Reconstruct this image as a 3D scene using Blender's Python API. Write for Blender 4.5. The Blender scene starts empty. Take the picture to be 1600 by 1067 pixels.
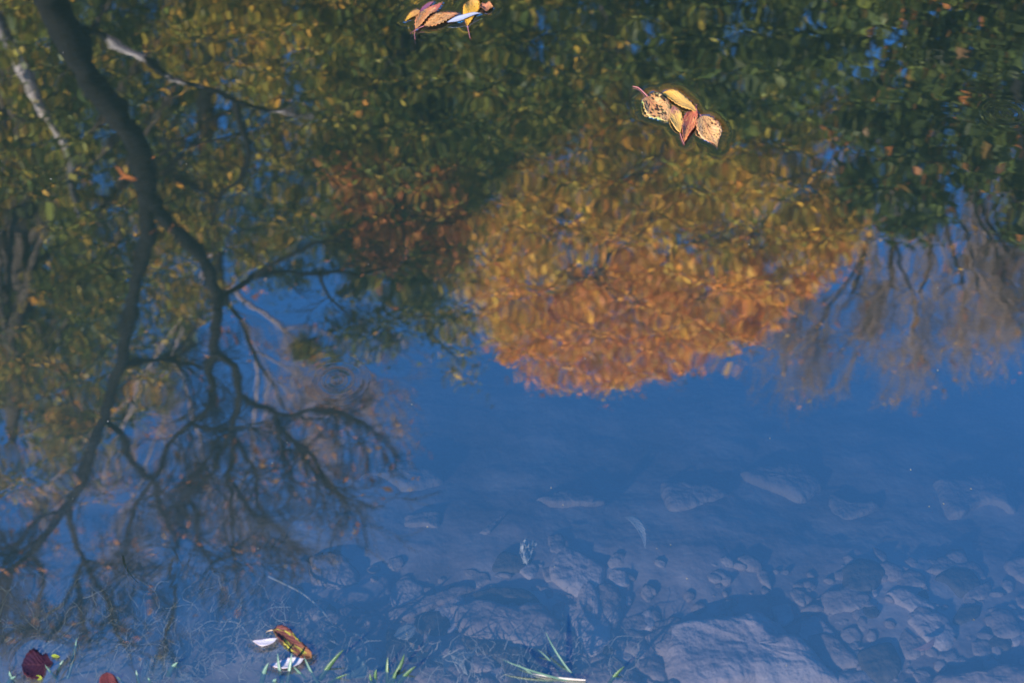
import bpy, math, random
import numpy as np
rnd = random.Random(11)
rng = np.random.default_rng(11)
R = math.radians
S = bpy.context.scene
COL = S.collection

# ------------------------------------------------------------------ camera, sky, sun, exposure
CAM_Z, PITCH, LENS = 1.6, 47.0, 50.0
FPX = 1600 * LENS / 36.0
cam = bpy.data.cameras.new('camera'); cam.lens = LENS; cam.sensor_width = 36
cam.clip_start = 0.05; cam.clip_end = 2000
cam.dof.use_dof = True; cam.dof.focus_distance = 2.35; cam.dof.aperture_fstop = 5.4
cam.dof.aperture_blades = 0
camo = bpy.data.objects.new('camera', cam); COL.objects.link(camo)
camo.location = (0, 0, CAM_Z); camo.rotation_euler = (R(90 - PITCH), 0, 0)
S.camera = camo

SUN = np.array([-0.55, -0.74, 0.40]); SUN /= np.linalg.norm(SUN)
SUN_EL = math.asin(SUN[2]); SUN_ROT = math.atan2(SUN[0], SUN[1])
W = bpy.data.worlds.new('World'); S.world = W; W.use_nodes = True
nt = W.node_tree; nt.nodes.clear()
sky = nt.nodes.new('ShaderNodeTexSky'); sky.sky_type = 'NISHITA'; sky.sun_disc = False
sky.sun_elevation = SUN_EL; sky.sun_rotation = SUN_ROT; sky.air_density = 1.0; sky.dust_density = 0.2; sky.ozone_density = 2.5
tint = nt.nodes.new('ShaderNodeMix'); tint.data_type = 'RGBA'; tint.blend_type = 'MULTIPLY'
tint.inputs['Factor'].default_value = 1.0; tint.inputs[7].default_value = (0.20, 0.62, 1.05, 1)
bg = nt.nodes.new('ShaderNodeBackground'); bg.inputs['Strength'].default_value = 0.136
wo = nt.nodes.new('ShaderNodeOutputWorld')
nt.links.new(sky.outputs[0], tint.inputs[6]); nt.links.new(tint.outputs[2], bg.inputs[0]); nt.links.new(bg.outputs[0], wo.inputs[0])
sl = bpy.data.lights.new('sun', 'SUN'); sl.energy = 5.0; sl.angle = R(0.5); sl.color = (1, 0.90, 0.76)
so = bpy.data.objects.new('sun', sl); COL.objects.link(so)
from mathutils import Vector, noise as mnoise
fractal = lambda p, H, lac, octv: mnoise.fractal(p, H, lac, octv)
so.rotation_euler = Vector(SUN).to_track_quat('Z', 'Y').to_euler()
S.view_settings.view_transform = 'Standard'; S.view_settings.look = 'None'
S.view_settings.exposure = 1.3; S.view_settings.gamma = 1
S.cycles.use_denoising = True
S.cycles.max_bounces = 8; S.cycles.transparent_max_bounces = 24
S.cycles.caustics_reflective = False; S.cycles.caustics_refractive = False
S.cycles.sample_clamp_indirect = 4

# ------------------------------------------------------------------ the photograph's geometry
_c, _s = math.cos(R(PITCH)), math.sin(R(PITCH))
def ray(px, py):
    x = (px - 800) / FPX; y = (533.5 - py) / FPX
    return np.array([x, _c + y * _s, -_s + y * _c])
def on_plane(px, py, z=0.0):
    d = ray(px, py); t = (z - CAM_Z) / d[2]
    return np.array([0, 0, CAM_Z]) + t * d
def sky_pt(px, py, D):                       # where a mirrored pixel really stands, D metres ahead
    d = ray(px, py); t = D / d[1]
    return np.array([t * d[0], D, -CAM_Z - t * d[2]])
def bed_z(x, y):
    y = np.asarray(y, float); x = np.asarray(x, float)
    ys = [-400, -6, -1, 0.2, 0.62, 0.78, 0.92, 1.15, 1.4, 2.4, 3.5, 5.0, 6.0, 7.0, 9, 30, 600]
    zs = [0.6, 0.5, 0.28, 0.16, 0.07, 0.0, -0.055, -0.088, -0.165, -0.50, -0.8, -0.8, -0.25, 0.25, 0.6, 1.2, 1.2]
    n = 0.006 * np.sin(9 * x + 5 * y) * np.sin(13 * y - 4 * x) + 0.004 * np.sin(23 * x - 5 * y + 1) + 0.015 * np.sin(3.1 * x + 1.3)
    return np.interp(y, ys, zs) + n
def bed_pt(px, py, lift=0.0):
    d = ray(px, py); o = np.array([0, 0, CAM_Z]); lo, hi = 0.5, 8.0
    for _ in range(50):
        m = (lo + hi) / 2; p = o + m * d
        if p[2] > float(bed_z(p[0], p[1])) + lift: lo = m
        else: hi = m
    return o + lo * d

# ------------------------------------------------------------------ mesh helpers
def mesh(name, V, F, mat=None, parent=None, smooth=False, col=None, uv=None):
    me = bpy.data.meshes.new(name)
    V = np.asarray(V, np.float32)
    if isinstance(F, np.ndarray):
        n, k = F.shape
        me.vertices.add(len(V)); me.vertices.foreach_set('co', V.ravel())
        me.loops.add(n * k); me.loops.foreach_set('vertex_index', F.astype(np.int32).ravel())
        me.polygons.add(n); me.polygons.foreach_set('loop_start', (np.arange(n) * k).astype(np.int32))
        me.polygons.foreach_set('loop_total', np.full(n, k, np.int32))
        me.update(calc_edges=True); me.validate()
    else:
        me.from_pydata([tuple(map(float, v)) for v in V], [], F); me.update()
    if col is not None:
        a = me.color_attributes.new('tone', 'FLOAT_COLOR', 'POINT'); a.data.foreach_set('color', np.asarray(col, np.float32).ravel())
    if uv is not None:
        l = me.uv_layers.new(name='uv'); idx = np.zeros(len(me.loops), np.int32); me.loops.foreach_get('vertex_index', idx)
        l.data.foreach_set('uv', np.asarray(uv, np.float32)[idx].ravel())
    if smooth: me.polygons.foreach_set('use_smooth', np.ones(len(me.polygons), bool))
    if mat: me.materials.append(mat)
    o = bpy.data.objects.new(name, me); COL.objects.link(o)
    if parent is not None: o.parent = parent
    return o
def tag(o, label=None, cat=None, group=None, kind=None):
    for k, v in (('label', label), ('category', cat), ('group', group), ('kind', kind)):
        if v: o[k] = v
    return o
def empty(name, loc, label, cat, group=None):
    o = bpy.data.objects.new(name, None); COL.objects.link(o); o.location = loc; o.empty_display_size = 0.05
    return tag(o, label, cat, group)
class Tubes:
    def __init__(s): s.V = []; s.F = []; s.n = 0
    def add(s, P, r, k=6, flat=1.0):
        P = np.asarray(P, float); r = np.asarray(r, float); m = len(P)
        T = np.gradient(P, axis=0); T /= np.linalg.norm(T, axis=1)[:, None] + 1e-9
        up = np.array([0.31, 0.9, 0.17]); A = np.cross(T, up); A /= np.linalg.norm(A, axis=1)[:, None] + 1e-9
        B = np.cross(T, A); a = np.arange(k) * 2 * math.pi / k
        ring = P[:, None, :] + r[:, None, None] * (np.cos(a)[None, :, None] * A[:, None, :] + flat * np.sin(a)[None, :, None] * B[:, None, :])
        s.V.append(ring.reshape(-1, 3))
        i = np.arange(m - 1)[:, None] * k; j = np.arange(k)[None, :]; j2 = (j + 1) % k
        s.F.append((s.n + np.stack([i + j, i + j2, i + k + j2, i + k + j], -1)).reshape(-1, 4)); s.n += m * k
    def build(s, name, mat, parent=None, off=(0, 0, 0)):
        return mesh(name, np.concatenate(s.V) - np.asarray(off), np.concatenate(s.F), mat, parent, True)
def resample(P, n):
    P = np.asarray(P, float); m = len(P)
    if m == 2: 
        t = np.linspace(0, 1, n)[:, None]; return P[0] * (1 - t) + P[1] * t
    Q = np.vstack([2 * P[0] - P[1], P, 2 * P[-1] - P[-2]]); out = []
    for u in np.linspace(0, m - 1, n):
        i = min(int(u), m - 2); t = u - i; a, b, c, d = Q[i:i + 4]
        out.append(0.5 * (2 * b + (c - a) * t + (2 * a - 5 * b + 4 * c - d) * t * t + (3 * b - a - 3 * c + d) * t ** 3))
    return np.array(out)

# ------------------------------------------------------------------ materials
def nodes(name):
    m = bpy.data.materials.new(name); m.use_nodes = True; t = m.node_tree; t.nodes.clear()
    N = lambda k, **kw: _set(t.nodes.new(k), kw)
    L = lambda a, b: t.links.new(a, b)
    return m, N, L
def _set(n, kw):
    for k, v in kw.items():
        if isinstance(k, str) and k in n.inputs and not hasattr(type(n), k): n.inputs[k].default_value = v
        else: setattr(n, k, v)
    return n
def ramp(N, stops):
    r = N('ShaderNodeValToRGB'); e = r.color_ramp.elements
    while len(e) < len(stops): e.new(0.5)
    for q, (p, c) in zip(e, stops): q.position = p; q.color = (*c, 1)
    return r
def mixc(N, L, f, a, b, blend='MIX'):
    m = N('ShaderNodeMix', data_type='RGBA', blend_type=blend)
    for sock, v in ((m.inputs[0], f), (m.inputs[6], a), (m.inputs[7], b)):
        if hasattr(v, 'is_output'): L(v, sock)
        elif isinstance(v, (int, float)): sock.default_value = v
        else: sock.default_value = (*v, 1)
    return m.outputs[2]
def noise_mat(name, stops, scale=8, rough=0.85, detail=8, bump=0.3, stretch=(1, 1, 1), bscale=None):
    m, N, L = nodes(name)
    tc = N('ShaderNodeTexCoord'); mp = N('ShaderNodeMapping'); mp.inputs['Scale'].default_value = stretch
    L(tc.outputs['Object'], mp.inputs[0])
    n = N('ShaderNodeTexNoise', Scale=scale, Detail=detail, Roughness=0.62); L(mp.outputs[0], n.inputs['Vector'])
    r = ramp(N, stops); L(n.outputs['Fac'], r.inputs[0])
    n2 = N('ShaderNodeTexNoise', Scale=bscale or scale * 3, Detail=6.0); L(mp.outputs[0], n2.inputs['Vector'])
    b = N('ShaderNodeBump', Strength=bump, Distance=0.01); L(n2.outputs['Fac'], b.inputs['Height'])
    p = N('ShaderNodeBsdfPrincipled', Roughness=rough); p.inputs['Specular IOR Level'].default_value = 0.08 if rough > .8 else 0.4; L(r.outputs[0], p.inputs['Base Color']); L(b.outputs[0], p.inputs['Normal'])
    o = N('ShaderNodeOutputMaterial'); L(p.outputs[0], o.inputs[0]); return m
def foliage_mat(name, trans=0.30):
    m, N, L = nodes(name)
    a = N('ShaderNodeVertexColor', layer_name='tone')
    d = N('ShaderNodeBsdfPrincipled', Roughness=0.42); d.inputs['Specular IOR Level'].default_value = 0.12; t = N('ShaderNodeBsdfTranslucent'); x = N('ShaderNodeMixShader', Fac=trans)
    L(a.outputs[0], d.inputs['Base Color']); L(a.outputs[0], t.inputs[0])
    L(d.outputs[0], x.inputs[1]); L(t.outputs[0], x.inputs[2])
    o = N('ShaderNodeOutputMaterial'); L(x.outputs[0], o.inputs[0]); return m
def water_mat():
    m, N, L = nodes('pond water')
    lw = N('ShaderNodeLayerWeight', Blend=0.5)
    pw = N('ShaderNodeMath', operation='POWER'); pw.inputs[1].default_value = 1.0; L(lw.outputs['Facing'], pw.inputs[0])
    F0 = 0.235
    ma = N('ShaderNodeMath', operation='MULTIPLY_ADD'); ma.inputs[1].default_value = 1 - F0; ma.inputs[2].default_value = F0; L(pw.outputs[0], ma.inputs[0])
    tr = N('ShaderNodeBsdfTransparent'); di = N('ShaderNodeBsdfDiffuse', Color=(0.11, 0.215, 0.185, 1))
    body = N('ShaderNodeMixShader', Fac=0.15); L(tr.outputs[0], body.inputs[1]); L(di.outputs[0], body.inputs[2])
    gl = N('ShaderNodeBsdfGlossy', Roughness=0.0)
    top = N('ShaderNodeMixShader'); L(ma.outputs[0], top.inputs[0]); L(body.outputs[0], top.inputs[1]); L(gl.outputs[0], top.inputs[2])
    va = N('ShaderNodeVolumeAbsorption', Color=(0.20, 0.28, 0.28, 1), Density=3.7)
    o = N('ShaderNodeOutputMaterial'); L(top.outputs[0], o.inputs['Surface']); L(va.outputs[0], o.inputs['Volume']); return m
def leaf_mat(name, main, tip, edge, spots=0.0, vein=None, sheen=0.35, spot_col=(0.03, 0.015, 0.012), scale=16, patch=None):
    """u runs along the midrib, v across it (0.5 on the midrib)."""
    m, N, L = nodes(name)
    tc = N('ShaderNodeTexCoord'); sp = N('ShaderNodeSeparateXYZ'); L(tc.outputs['UV'], sp.inputs[0])
    no = N('ShaderNodeTexNoise', Scale=7.0, Detail=6.0, Roughness=0.65); L(tc.outputs['UV'], no.inputs['Vector'])
    ad = N('ShaderNodeMath', operation='MULTIPLY_ADD'); ad.inputs[1].default_value = 0.9; ad.inputs[2].default_value = -0.45; L(no.outputs['Fac'], ad.inputs[0])
    u = N('ShaderNodeMath', operation='ADD'); L(sp.outputs[0], u.inputs[0]); L(ad.outputs[0], u.inputs[1])
    r = N('ShaderNodeMapRange', interpolation_type='SMOOTHSTEP'); r.inputs[1].default_value = 0.45; r.inputs[2].default_value = 0.85; L(u.outputs[0], r.inputs[0])
    c = mixc(N, L, r.outputs[0], main, tip)
    v = N('ShaderNodeMath', operation='SUBTRACT'); v.inputs[1].default_value = 0.5; L(sp.outputs[1], v.inputs[0])
    av = N('ShaderNodeMath', operation='ABSOLUTE'); L(v.outputs[0], av.inputs[0])
    e0 = N('ShaderNodeMath', operation='ADD'); L(av.outputs[0], e0.inputs[0]); L(ad.outputs[0], e0.inputs[1])
    e = N('ShaderNodeMapRange', interpolation_type='SMOOTHSTEP'); e.inputs[1].default_value = 0.36; e.inputs[2].default_value = 0.56; L(e0.outputs[0], e.inputs[0])
    c = mixc(N, L, e.outputs[0], c, edge)
    if patch:
        pn = N('ShaderNodeTexNoise', Scale=3.2, Detail=4.0); L(tc.outputs['UV'], pn.inputs['Vector'])
        pr = N('ShaderNodeMapRange', interpolation_type='SMOOTHSTEP'); pr.inputs[1].default_value = 0.50; pr.inputs[2].default_value = 0.60; L(pn.outputs['Fac'], pr.inputs[0])
        c = mixc(N, L, pr.outputs[0], c, patch)
    # veins
    w = N('ShaderNodeMath', operation='MULTIPLY_ADD'); w.inputs[1].default_value = -0.55; L(av.outputs[0], w.inputs[0]); L(sp.outputs[0], w.inputs[2])
    w2 = N('ShaderNodeMath', operation='MULTIPLY'); w2.inputs[1].default_value = 62.0; L(w.outputs[0], w2.inputs[0])
    sn = N('ShaderNodeMath', operation='SINE'); L(w2.outputs[0], sn.inputs[0])
    vr = N('ShaderNodeMapRange', interpolation_type='SMOOTHSTEP'); vr.inputs[1].default_value = 0.72; vr.inputs[2].default_value = 1.0; vr.inputs[4].default_value = 0.14; L(sn.outputs[0], vr.inputs[0])
    mid = N('ShaderNodeMapRange', interpolation_type='SMOOTHSTEP'); mid.inputs[1].default_value = 0.035; mid.inputs[2].default_value = 0.010; mid.inputs[3].default_value = 0; mid.inputs[4].default_value = 0.8
    L(av.outputs[0], mid.inputs[0])
    vm = N('ShaderNodeMath', operation='MAXIMUM'); L(vr.outputs[0], vm.inputs[0]); L(mid.outputs[0], vm.inputs[1])
    c = mixc(N, L, vm.outputs[0], c, vein or tuple(0.6 * q for q in edge))
    if spots:
        vo = N('ShaderNodeTexVoronoi', Scale=float(scale)); L(tc.outputs['UV'], vo.inputs['Vector'])
        n3 = N('ShaderNodeTexNoise', Scale=scale * 0.35, Detail=2.0); L(tc.outputs['UV'], n3.inputs['Vector'])
        q = N('ShaderNodeMath', operation='MULTIPLY_ADD'); q.inputs[1].default_value = -0.9; q.inputs[2].default_value = 0.36 + 0.2; L(n3.outputs['Fac'], q.inputs[0])
        q2 = N('ShaderNodeMath', operation='ADD'); L(vo.outputs['Distance'], q2.inputs[0]); L(q.outputs[0], q2.inputs[1])
        sr = N('ShaderNodeMapRange', interpolation_type='SMOOTHSTEP'); sr.inputs[1].default_value = 0.30 + 0.36 * spots; sr.inputs[2].default_value = 0.20 + 0.36 * spots; sr.inputs[3].default_value = 0; sr.inputs[4].default_value = 0.95
        L(q2.outputs[0], sr.inputs[0])
        c = mixc(N, L, sr.outputs[0], c, spot_col)
        vf = N('ShaderNodeTexVoronoi', Scale=float(scale) * 2.2); L(tc.outputs['UV'], vf.inputs['Vector'])
        fr = N('ShaderNodeMapRange', interpolation_type='SMOOTHSTEP'); fr.inputs[1].default_value = 0.20 + 0.22 * spots; fr.inputs[2].default_value = 0.12 + 0.20 * spots; fr.inputs[3].default_value = 0; fr.inputs[4].default_value = 0.8
        L(vf.outputs['Distance'], fr.inputs[0])
        c = mixc(N, L, fr.outputs[0], c, tuple(0.35 * g for g in edge))
    b = N('ShaderNodeBump', Strength=0.25, Distance=0.0006); L(sn.outputs[0], b.inputs['Height'])
    b2 = N('ShaderNodeBump', Strength=0.4, Distance=0.002); L(no.outputs['Fac'], b2.inputs['Height']); L(b.outputs[0], b2.inputs['Normal'])
    p = N('ShaderNodeBsdfPrincipled', Roughness=sheen + 0.12); p.inputs['Specular IOR Level'].default_value = 0.22; L(c, p.inputs['Base Color']); L(b2.outputs[0], p.inputs['Normal'])
    t = N('ShaderNodeBsdfTranslucent'); L(c, t.inputs[0]); x = N('ShaderNodeMixShader', Fac=0.15); L(p.outputs[0], x.inputs[1]); L(t.outputs[0], x.inputs[2])
    o = N('ShaderNodeOutputMaterial'); L(x.outputs[0], o.inputs[0]); return m

M_WATER = water_mat()
M_GROUND = noise_mat('silty bank soil', [(0.32, (0.24, 0.175, 0.18)), (0.5, (0.46, 0.345, 0.355)), (0.66, (0.70, 0.56, 0.57))], 7, 0.95, 10, 0.8)
M_BARK_DARK = noise_mat('dark furrowed bark', [(0.3, (0.004, 0.004, 0.004)), (0.7, (0.014, 0.013, 0.012))], 9, 0.9, 8, 0.6, (1, 1, 0.25))  # shade on the forked tree is put into this near-black tone
M_BARK_SUNLIT = noise_mat('dark bark with painted sun patches', [(0.50, (0.008, 0.008, 0.007)), (0.56, (0.30, 0.26, 0.24)), (0.75, (0.42, 0.37, 0.34))], 2.2, 0.9, 4, 0.4)  # pale patches paint sunlit spots into the colour of limb D
M_BARK = noise_mat('grey brown bark', [(0.3, (0.025, 0.02, 0.017)), (0.7, (0.075, 0.06, 0.05))], 9, 0.9, 8, 0.6, (1, 1, 0.25))
M_BARK_PALE = noise_mat('pale flaking bark', [(0.46, (0.02, 0.018, 0.016)), (0.54, (0.17, 0.145, 0.13)), (0.68, (0.38, 0.32, 0.30))], 5, 0.8, 6, 0.4, (1, 1, 0.5))
M_TWIG_PALE = noise_mat('pale pink grey twig bark', [(0.3, (0.15, 0.11, 0.10)), (0.7, (0.34, 0.25, 0.23))], 3, 0.8, 4, 0.2)
M_TWIG_BROWN = noise_mat('brown twig bark', [(0.3, (0.10, 0.072, 0.058)), (0.7, (0.27, 0.19, 0.155))], 3, 0.8, 4, 0.2)
M_LEAF = foliage_mat('autumn foliage')
M_STONE = noise_mat('silted brown stone', [(0.2, (0.20, 0.145, 0.15)), (0.5, (0.44, 0.33, 0.33)), (0.8, (0.68, 0.54, 0.54))], 9, 0.9, 14, 1.0, bscale=45)
M_STONE_DARK = noise_mat('silted dark stone', [(0.3, (0.07, 0.055, 0.05)), (0.55, (0.17, 0.135, 0.12)), (0.8, (0.30, 0.24, 0.22))], 11, 0.9, 14, 1.0, bscale=50)
M_STONE_PALE = noise_mat('silted pale stone', [(0.25, (0.36, 0.27, 0.28)), (0.5, (0.62, 0.48, 0.49)), (0.75, (0.85, 0.70, 0.71))], 11, 0.9, 14, 1.0, bscale=50)

# ------------------------------------------------------------------ ground
def lines(segs):
    out = []
    for a, b, st in segs: out.extend(np.arange(a, b, st))
    out.append(segs[-1][1]); return np.array(sorted(set(np.round(out, 5))))
def grid(name, X, Y, Z, mat):
    nx, ny = len(X), len(Y); GX, GY = np.meshgrid(X, Y)
    V = np.stack([GX, GY, Z], -1).reshape(-1, 3); i = np.arange(ny - 1)[:, None] * nx; j = np.arange(nx - 1)[None, :]
    F = np.stack([i + j, i + j + 1, i + nx + j + 1, i + nx + j], -1).reshape(-1, 4)
    return V, F
gx = lines([(-500, -60, 40), (-60, -8, 4), (-8, -1.5, .5), (-1.5, 1.5, .02), (1.5, 8, .5), (8, 60, 4), (60, 500, 40)])
gy = lines([(-400, -20, 20), (-20, 0, 1), (0, .6, .05), (.6, 2.7, .02), (2.7, 9, .3), (9, 60, 3), (60, 600, 30)])
GX, GY = np.meshgrid(gx, gy)
gz = bed_z(GX, GY)
near = np.exp(-((GX / 2.2) ** 4)) * np.exp(-(((GY - 1.5) / 1.3) ** 4))
gz = gz + near * (0.002 * np.sin(41 * GX + 17 * GY) * np.sin(37 * GY - 21 * GX) + 0.0022 * rng.standard_normal(GX.shape))
V, F = grid('ground', gx, gy, gz, None)
tag(mesh('ground', V, F, M_GROUND, smooth=True), kind='structure')

# ------------------------------------------------------------------ leaves lying on and in the water
OUTLINES = []      # outlines of floating leaves, for the lifted water rim round each
def leaf(name, label, cat, k, off, base, tip, A, B, mat, stem=None, z=0.0004, cup=0.10, serr=0.012, floats=True, group=None, bed=False, stem_mat=None, wav=0.05, n=26, tilt=0.0, stem_r=1.1):
    to = lambda p: np.array([off[0] + p[0] / k, off[1] + p[1] / k])
    b, t = to(base), to(tip)
    LA = resample([b] + [to(p) for p in A] + [t], n); LB = resample([b] + [to(p) for p in B] + [t], n)
    mid = (LA + LB) / 2; blend = np.sin(np.linspace(0, math.pi, n))[:, None] * 0.55
    straight = b + (t - b) * np.linspace(0, 1, n)[:, None]; mid = mid * (1 - 0.35 * blend) + straight * 0.35 * blend
    wpx = np.linalg.norm(LA - LB, axis=1); L = np.linalg.norm(t - b)
    for i in range(1, n - 1):                      # saw-toothed margin
        sgn = (1 if i % 2 else -1) * serr * L * (0.6 + 0.8 * rnd.random())
        for C in (LA, LB): C[i] += (C[i] - mid[i]) / (np.linalg.norm(C[i] - mid[i]) + 1e-6) * sgn
    proj = (lambda q, h: bed_pt(q[0], q[1], h)) if bed else (lambda q, h: on_plane(q[0], q[1], h))
    root = proj((b + t) / 2, z); mpx = np.linalg.norm(on_plane(b[0], b[1]) - on_plane(t[0], t[1])) / L
    cols = [-1, -0.75, -0.5, -0.22, 0, 0.22, 0.5, 0.75, 1]; V = []; UV = []; ph = rnd.random() * 6
    for i in range(n):
        u = i / (n - 1)
        for c in cols:
            q = mid[i] + (LA[i] - mid[i]) * (-c) if c < 0 else mid[i] + (LB[i] - mid[i]) * c
            w = wpx[i] * mpx
            h = cup * w * c * c * (1 if not bed else 0.5) + wav * w * math.sin(9 * u + ph + 2.5 * c) * abs(c) + tilt * (u - .5) * L * mpx + 0.01 * L * mpx * math.sin(5 * u + ph)
            p = proj(q, z) if not bed else proj(q, z); p = p + np.array([0, 0, max(h, -0.0012)])
            V.append(p - root); UV.append((u, c * 0.5 + 0.5))
    m = len(cols); F = []
    for i in range(n - 1):
        for j in range(m - 1): F.append((i * m + j, i * m + j + 1, (i + 1) * m + j + 1, (i + 1) * m + j))
    V = np.array(V); nV = len(V)
    e = empty(name, root, label, cat, group)
    o = mesh('blade', V, np.array(F), mat, e, True, uv=UV)
    so_ = o.modifiers.new('thickness', 'SOLIDIFY'); so_.thickness = 0.0005; so_.offset = 1
    if stem:
        P = np.array([proj(to(p), z + 0.0015 + 0.002 * (i == 0)) - root for i, p in enumerate(stem)])
        P = resample(P, 4 * len(P)); tb = Tubes(); tb.add(P, np.linspace(stem_r, stem_r * 0.65, len(P)) * 0.0008, 7); tb.add(P[-2:] + 0, [stem_r * 0.0008 * .7, stem_r * 0.0011], 7)
        tb.build('stem', stem_mat or M_STEM, e)
    if floats: OUTLINES.append(np.array([on_plane(*q)[:2] for q in np.vstack([LA, LB[::-1][1:-1]])]))
    return e
M_STEM = noise_mat('mauve leaf stem', [(0.3, (0.22, 0.06, 0.06)), (0.7, (0.45, 0.17, 0.17))], 60, 0.4, 3, 0.1)
M_STEM_TAN = noise_mat('tan leaf stem', [(0.3, (0.30, 0.20, 0.11)), (0.7, (0.5, 0.36, 0.22))], 60, 0.5, 3, 0.1)

G2 = 'leaves drifting together at the upper right of the pond'
K2, O2 = 8.894, (980, 120)
m_l1 = leaf_mat('green edged spotted orange leaf', (0.62, 0.27, 0.10), (0.66, 0.36, 0.15), (0.30, 0.42, 0.13), 0.75, (0.36, 0.10, 0.06), scale=9, patch=(0.70, 0.42, 0.17))
m_l2 = leaf_mat('plain yellow leaf', (0.72, 0.40, 0.10), (0.66, 0.36, 0.06), (0.60, 0.28, 0.07), 0.12, (0.66, 0.36, 0.09), scale=18)
m_l3 = leaf_mat('yellow and mauve leaf', (0.70, 0.42, 0.10), (0.42, 0.17, 0.13), (0.60, 0.32, 0.11), 0.25, (0.30, 0.13, 0.08), scale=7)
m_l4 = leaf_mat('brick red leaf', (0.42, 0.11, 0.06), (0.64, 0.23, 0.08), (0.48, 0.13, 0.08), 0.2, (0.60, 0.27, 0.10), scale=8, patch=(0.58, 0.24, 0.09))
m_l5 = leaf_mat('peach speckled leaf', (0.68, 0.36, 0.13), (0.66, 0.38, 0.14), (0.60, 0.22, 0.12), 0.45, (0.45, 0.16, 0.08), scale=15, patch=(0.72, 0.42, 0.19))
leaf('fallen_leaf', 'spotted orange leaf with green edges and long mauve stem, leftmost of its cluster', 'leaf', K2, O2, (285, 275), (560, 628),
     [(205, 340), (222, 430), (245, 500), (300, 550), (400, 575), (490, 612)], [(345, 222), (430, 245), (525, 310), (605, 375), (615, 510)], m_l1,
     [(285, 275), (220, 210), (150, 152), (80, 138)], cup=0.04, serr=0.02, group=G2, wav=0.07, stem_r=1.5)
leaf('fallen_leaf', 'plain yellow oval leaf lying topmost in the floating cluster of five', 'leaf', K2, O2, (975, 492), (480, 237),
     [(905, 375), (800, 280), (700, 215), (600, 195), (520, 208)], [(880, 465), (780, 437), (680, 392), (580, 322), (508, 268)], m_l2, cup=0.10, serr=0.009, z=0.002, group=G2)
leaf('fallen_leaf', 'small yellow leaf with mauve tip between the spotted leaf and the brick red leaf', 'leaf', K2, O2, (735, 785), (640, 400),
     [(670, 735), (605, 640), (580, 560), (600, 470)], [(768, 680), (767, 590), (742, 490), (695, 430)], m_l3, [(735, 785), (760, 860), (790, 940)], cup=0.05, serr=0.006, group=G2)
leaf('fallen_leaf', 'brick red pointed leaf floating beside the round peach leaf', 'leaf', K2, O2, (900, 475), (795, 918),
     [(820, 530), (775, 620), (755, 720), (768, 820)], [(972, 520), (968, 620), (932, 720), (862, 820)], m_l4, cup=0.14, serr=0.014, z=0.001, group=G2, wav=0.09)
leaf('fallen_leaf', 'round peach speckled leaf floating at the right end of its cluster', 'leaf', K2, O2, (1030, 550), (1250, 982),
     [(968, 605), (958, 720), (990, 800), (1060, 860), (1150, 900), (1212, 935)], [(1150, 553), (1240, 630), (1295, 720), (1312, 800), (1278, 870), (1262, 925)], m_l5,
     [(1030, 550), (985, 490), (955, 430), (965, 395)], cup=0.05, serr=0.012, group=G2, wav=0.06)

G1 = 'leaves drifting together at the top edge of the picture'
K1, O1 = 10.0, (620, 0)
m_m1 = leaf_mat('pink tipped orange leaf', (0.66, 0.28, 0.09), (0.50, 0.13, 0.11), (0.58, 0.20, 0.10), 0.18, (0.42, 0.10, 0.06), scale=12, patch=(0.72, 0.40, 0.17))
m_m2 = leaf_mat('peach leaf with dark dots', (0.70, 0.32, 0.10), (0.66, 0.27, 0.12), (0.60, 0.20, 0.09), 0.42, (0.52, 0.20, 0.08), scale=10, patch=(0.74, 0.42, 0.17))
m_m3 = leaf_mat('small golden leaf', (0.70, 0.34, 0.10), (0.72, 0.42, 0.05), (0.62, 0.26, 0.07), 0.3, (0.56, 0.26, 0.06), scale=11)
m_m4 = leaf_mat('amber broad leaf', (0.72, 0.38, 0.04), (0.66, 0.34, 0.08), (0.64, 0.27, 0.05), 0.36, (0.60, 0.28, 0.05), scale=14)
m_m5 = leaf_mat('brown crumpled leaf', (0.46, 0.18, 0.10), (0.52, 0.24, 0.10), (0.42, 0.18, 0.09), 0.3, scale=12)
m_m6 = leaf_mat('silvery willow leaf', (0.46, 0.47, 0.58), (0.50, 0.50, 0.60), (0.36, 0.36, 0.46), 0.0, (0.56, 0.56, 0.64), sheen=0.7)
m_m7 = leaf_mat('plum purple leaf', (0.26, 0.09, 0.16), (0.34, 0.13, 0.18), (0.22, 0.08, 0.14), 0.1)
leaf('fallen_leaf', 'plum purple sliver of leaf behind the pink tipped orange leaf', 'leaf', K1, O1, (350, 200), (590, 28), [(400, 118), (500, 55)], [(430, 165), (520, 100)], m_m7, z=0.0012, group=G1, cup=0.1)
leaf('fallen_leaf', 'small golden leaf with downturned point at the left end of the top cluster', 'leaf', K1, O1, (372, 180), (118, 338),
     [(320, 152), (240, 190), (180, 242)], [(350, 215), (290, 262), (212, 292)], m_m3, cup=0.1, serr=0.018, group=G1)
leaf('fallen_leaf', 'pink tipped orange leaf standing steeply with a forked stem below', 'leaf', K1, O1, (300, 462), (722, 38),
     [(283, 390), (308, 300), (380, 215), (450, 150), (530, 105), (620, 82)], [(380, 402), (450, 333), (530, 243), (610, 192), (662, 120)], m_m1,
     [(300, 462), (276, 520), (285, 612)], cup=0.12, serr=0.012, z=0.004, group=G1, wav=0.08)
leaf('fallen_leaf', 'long peach leaf with dark dots and saw toothed edge beside the silvery leaf', 'leaf', K1, O1, (425, 412), (982, 213),
     [(480, 338), (560, 268), (650, 222), (740, 203), (860, 203)], [(530, 422), (650, 402), (760, 352), (850, 292), (920, 238)], m_m2,
     [(425, 412), (330, 450), (215, 525)], cup=0.10, serr=0.02, z=0.003, group=G1)
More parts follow.
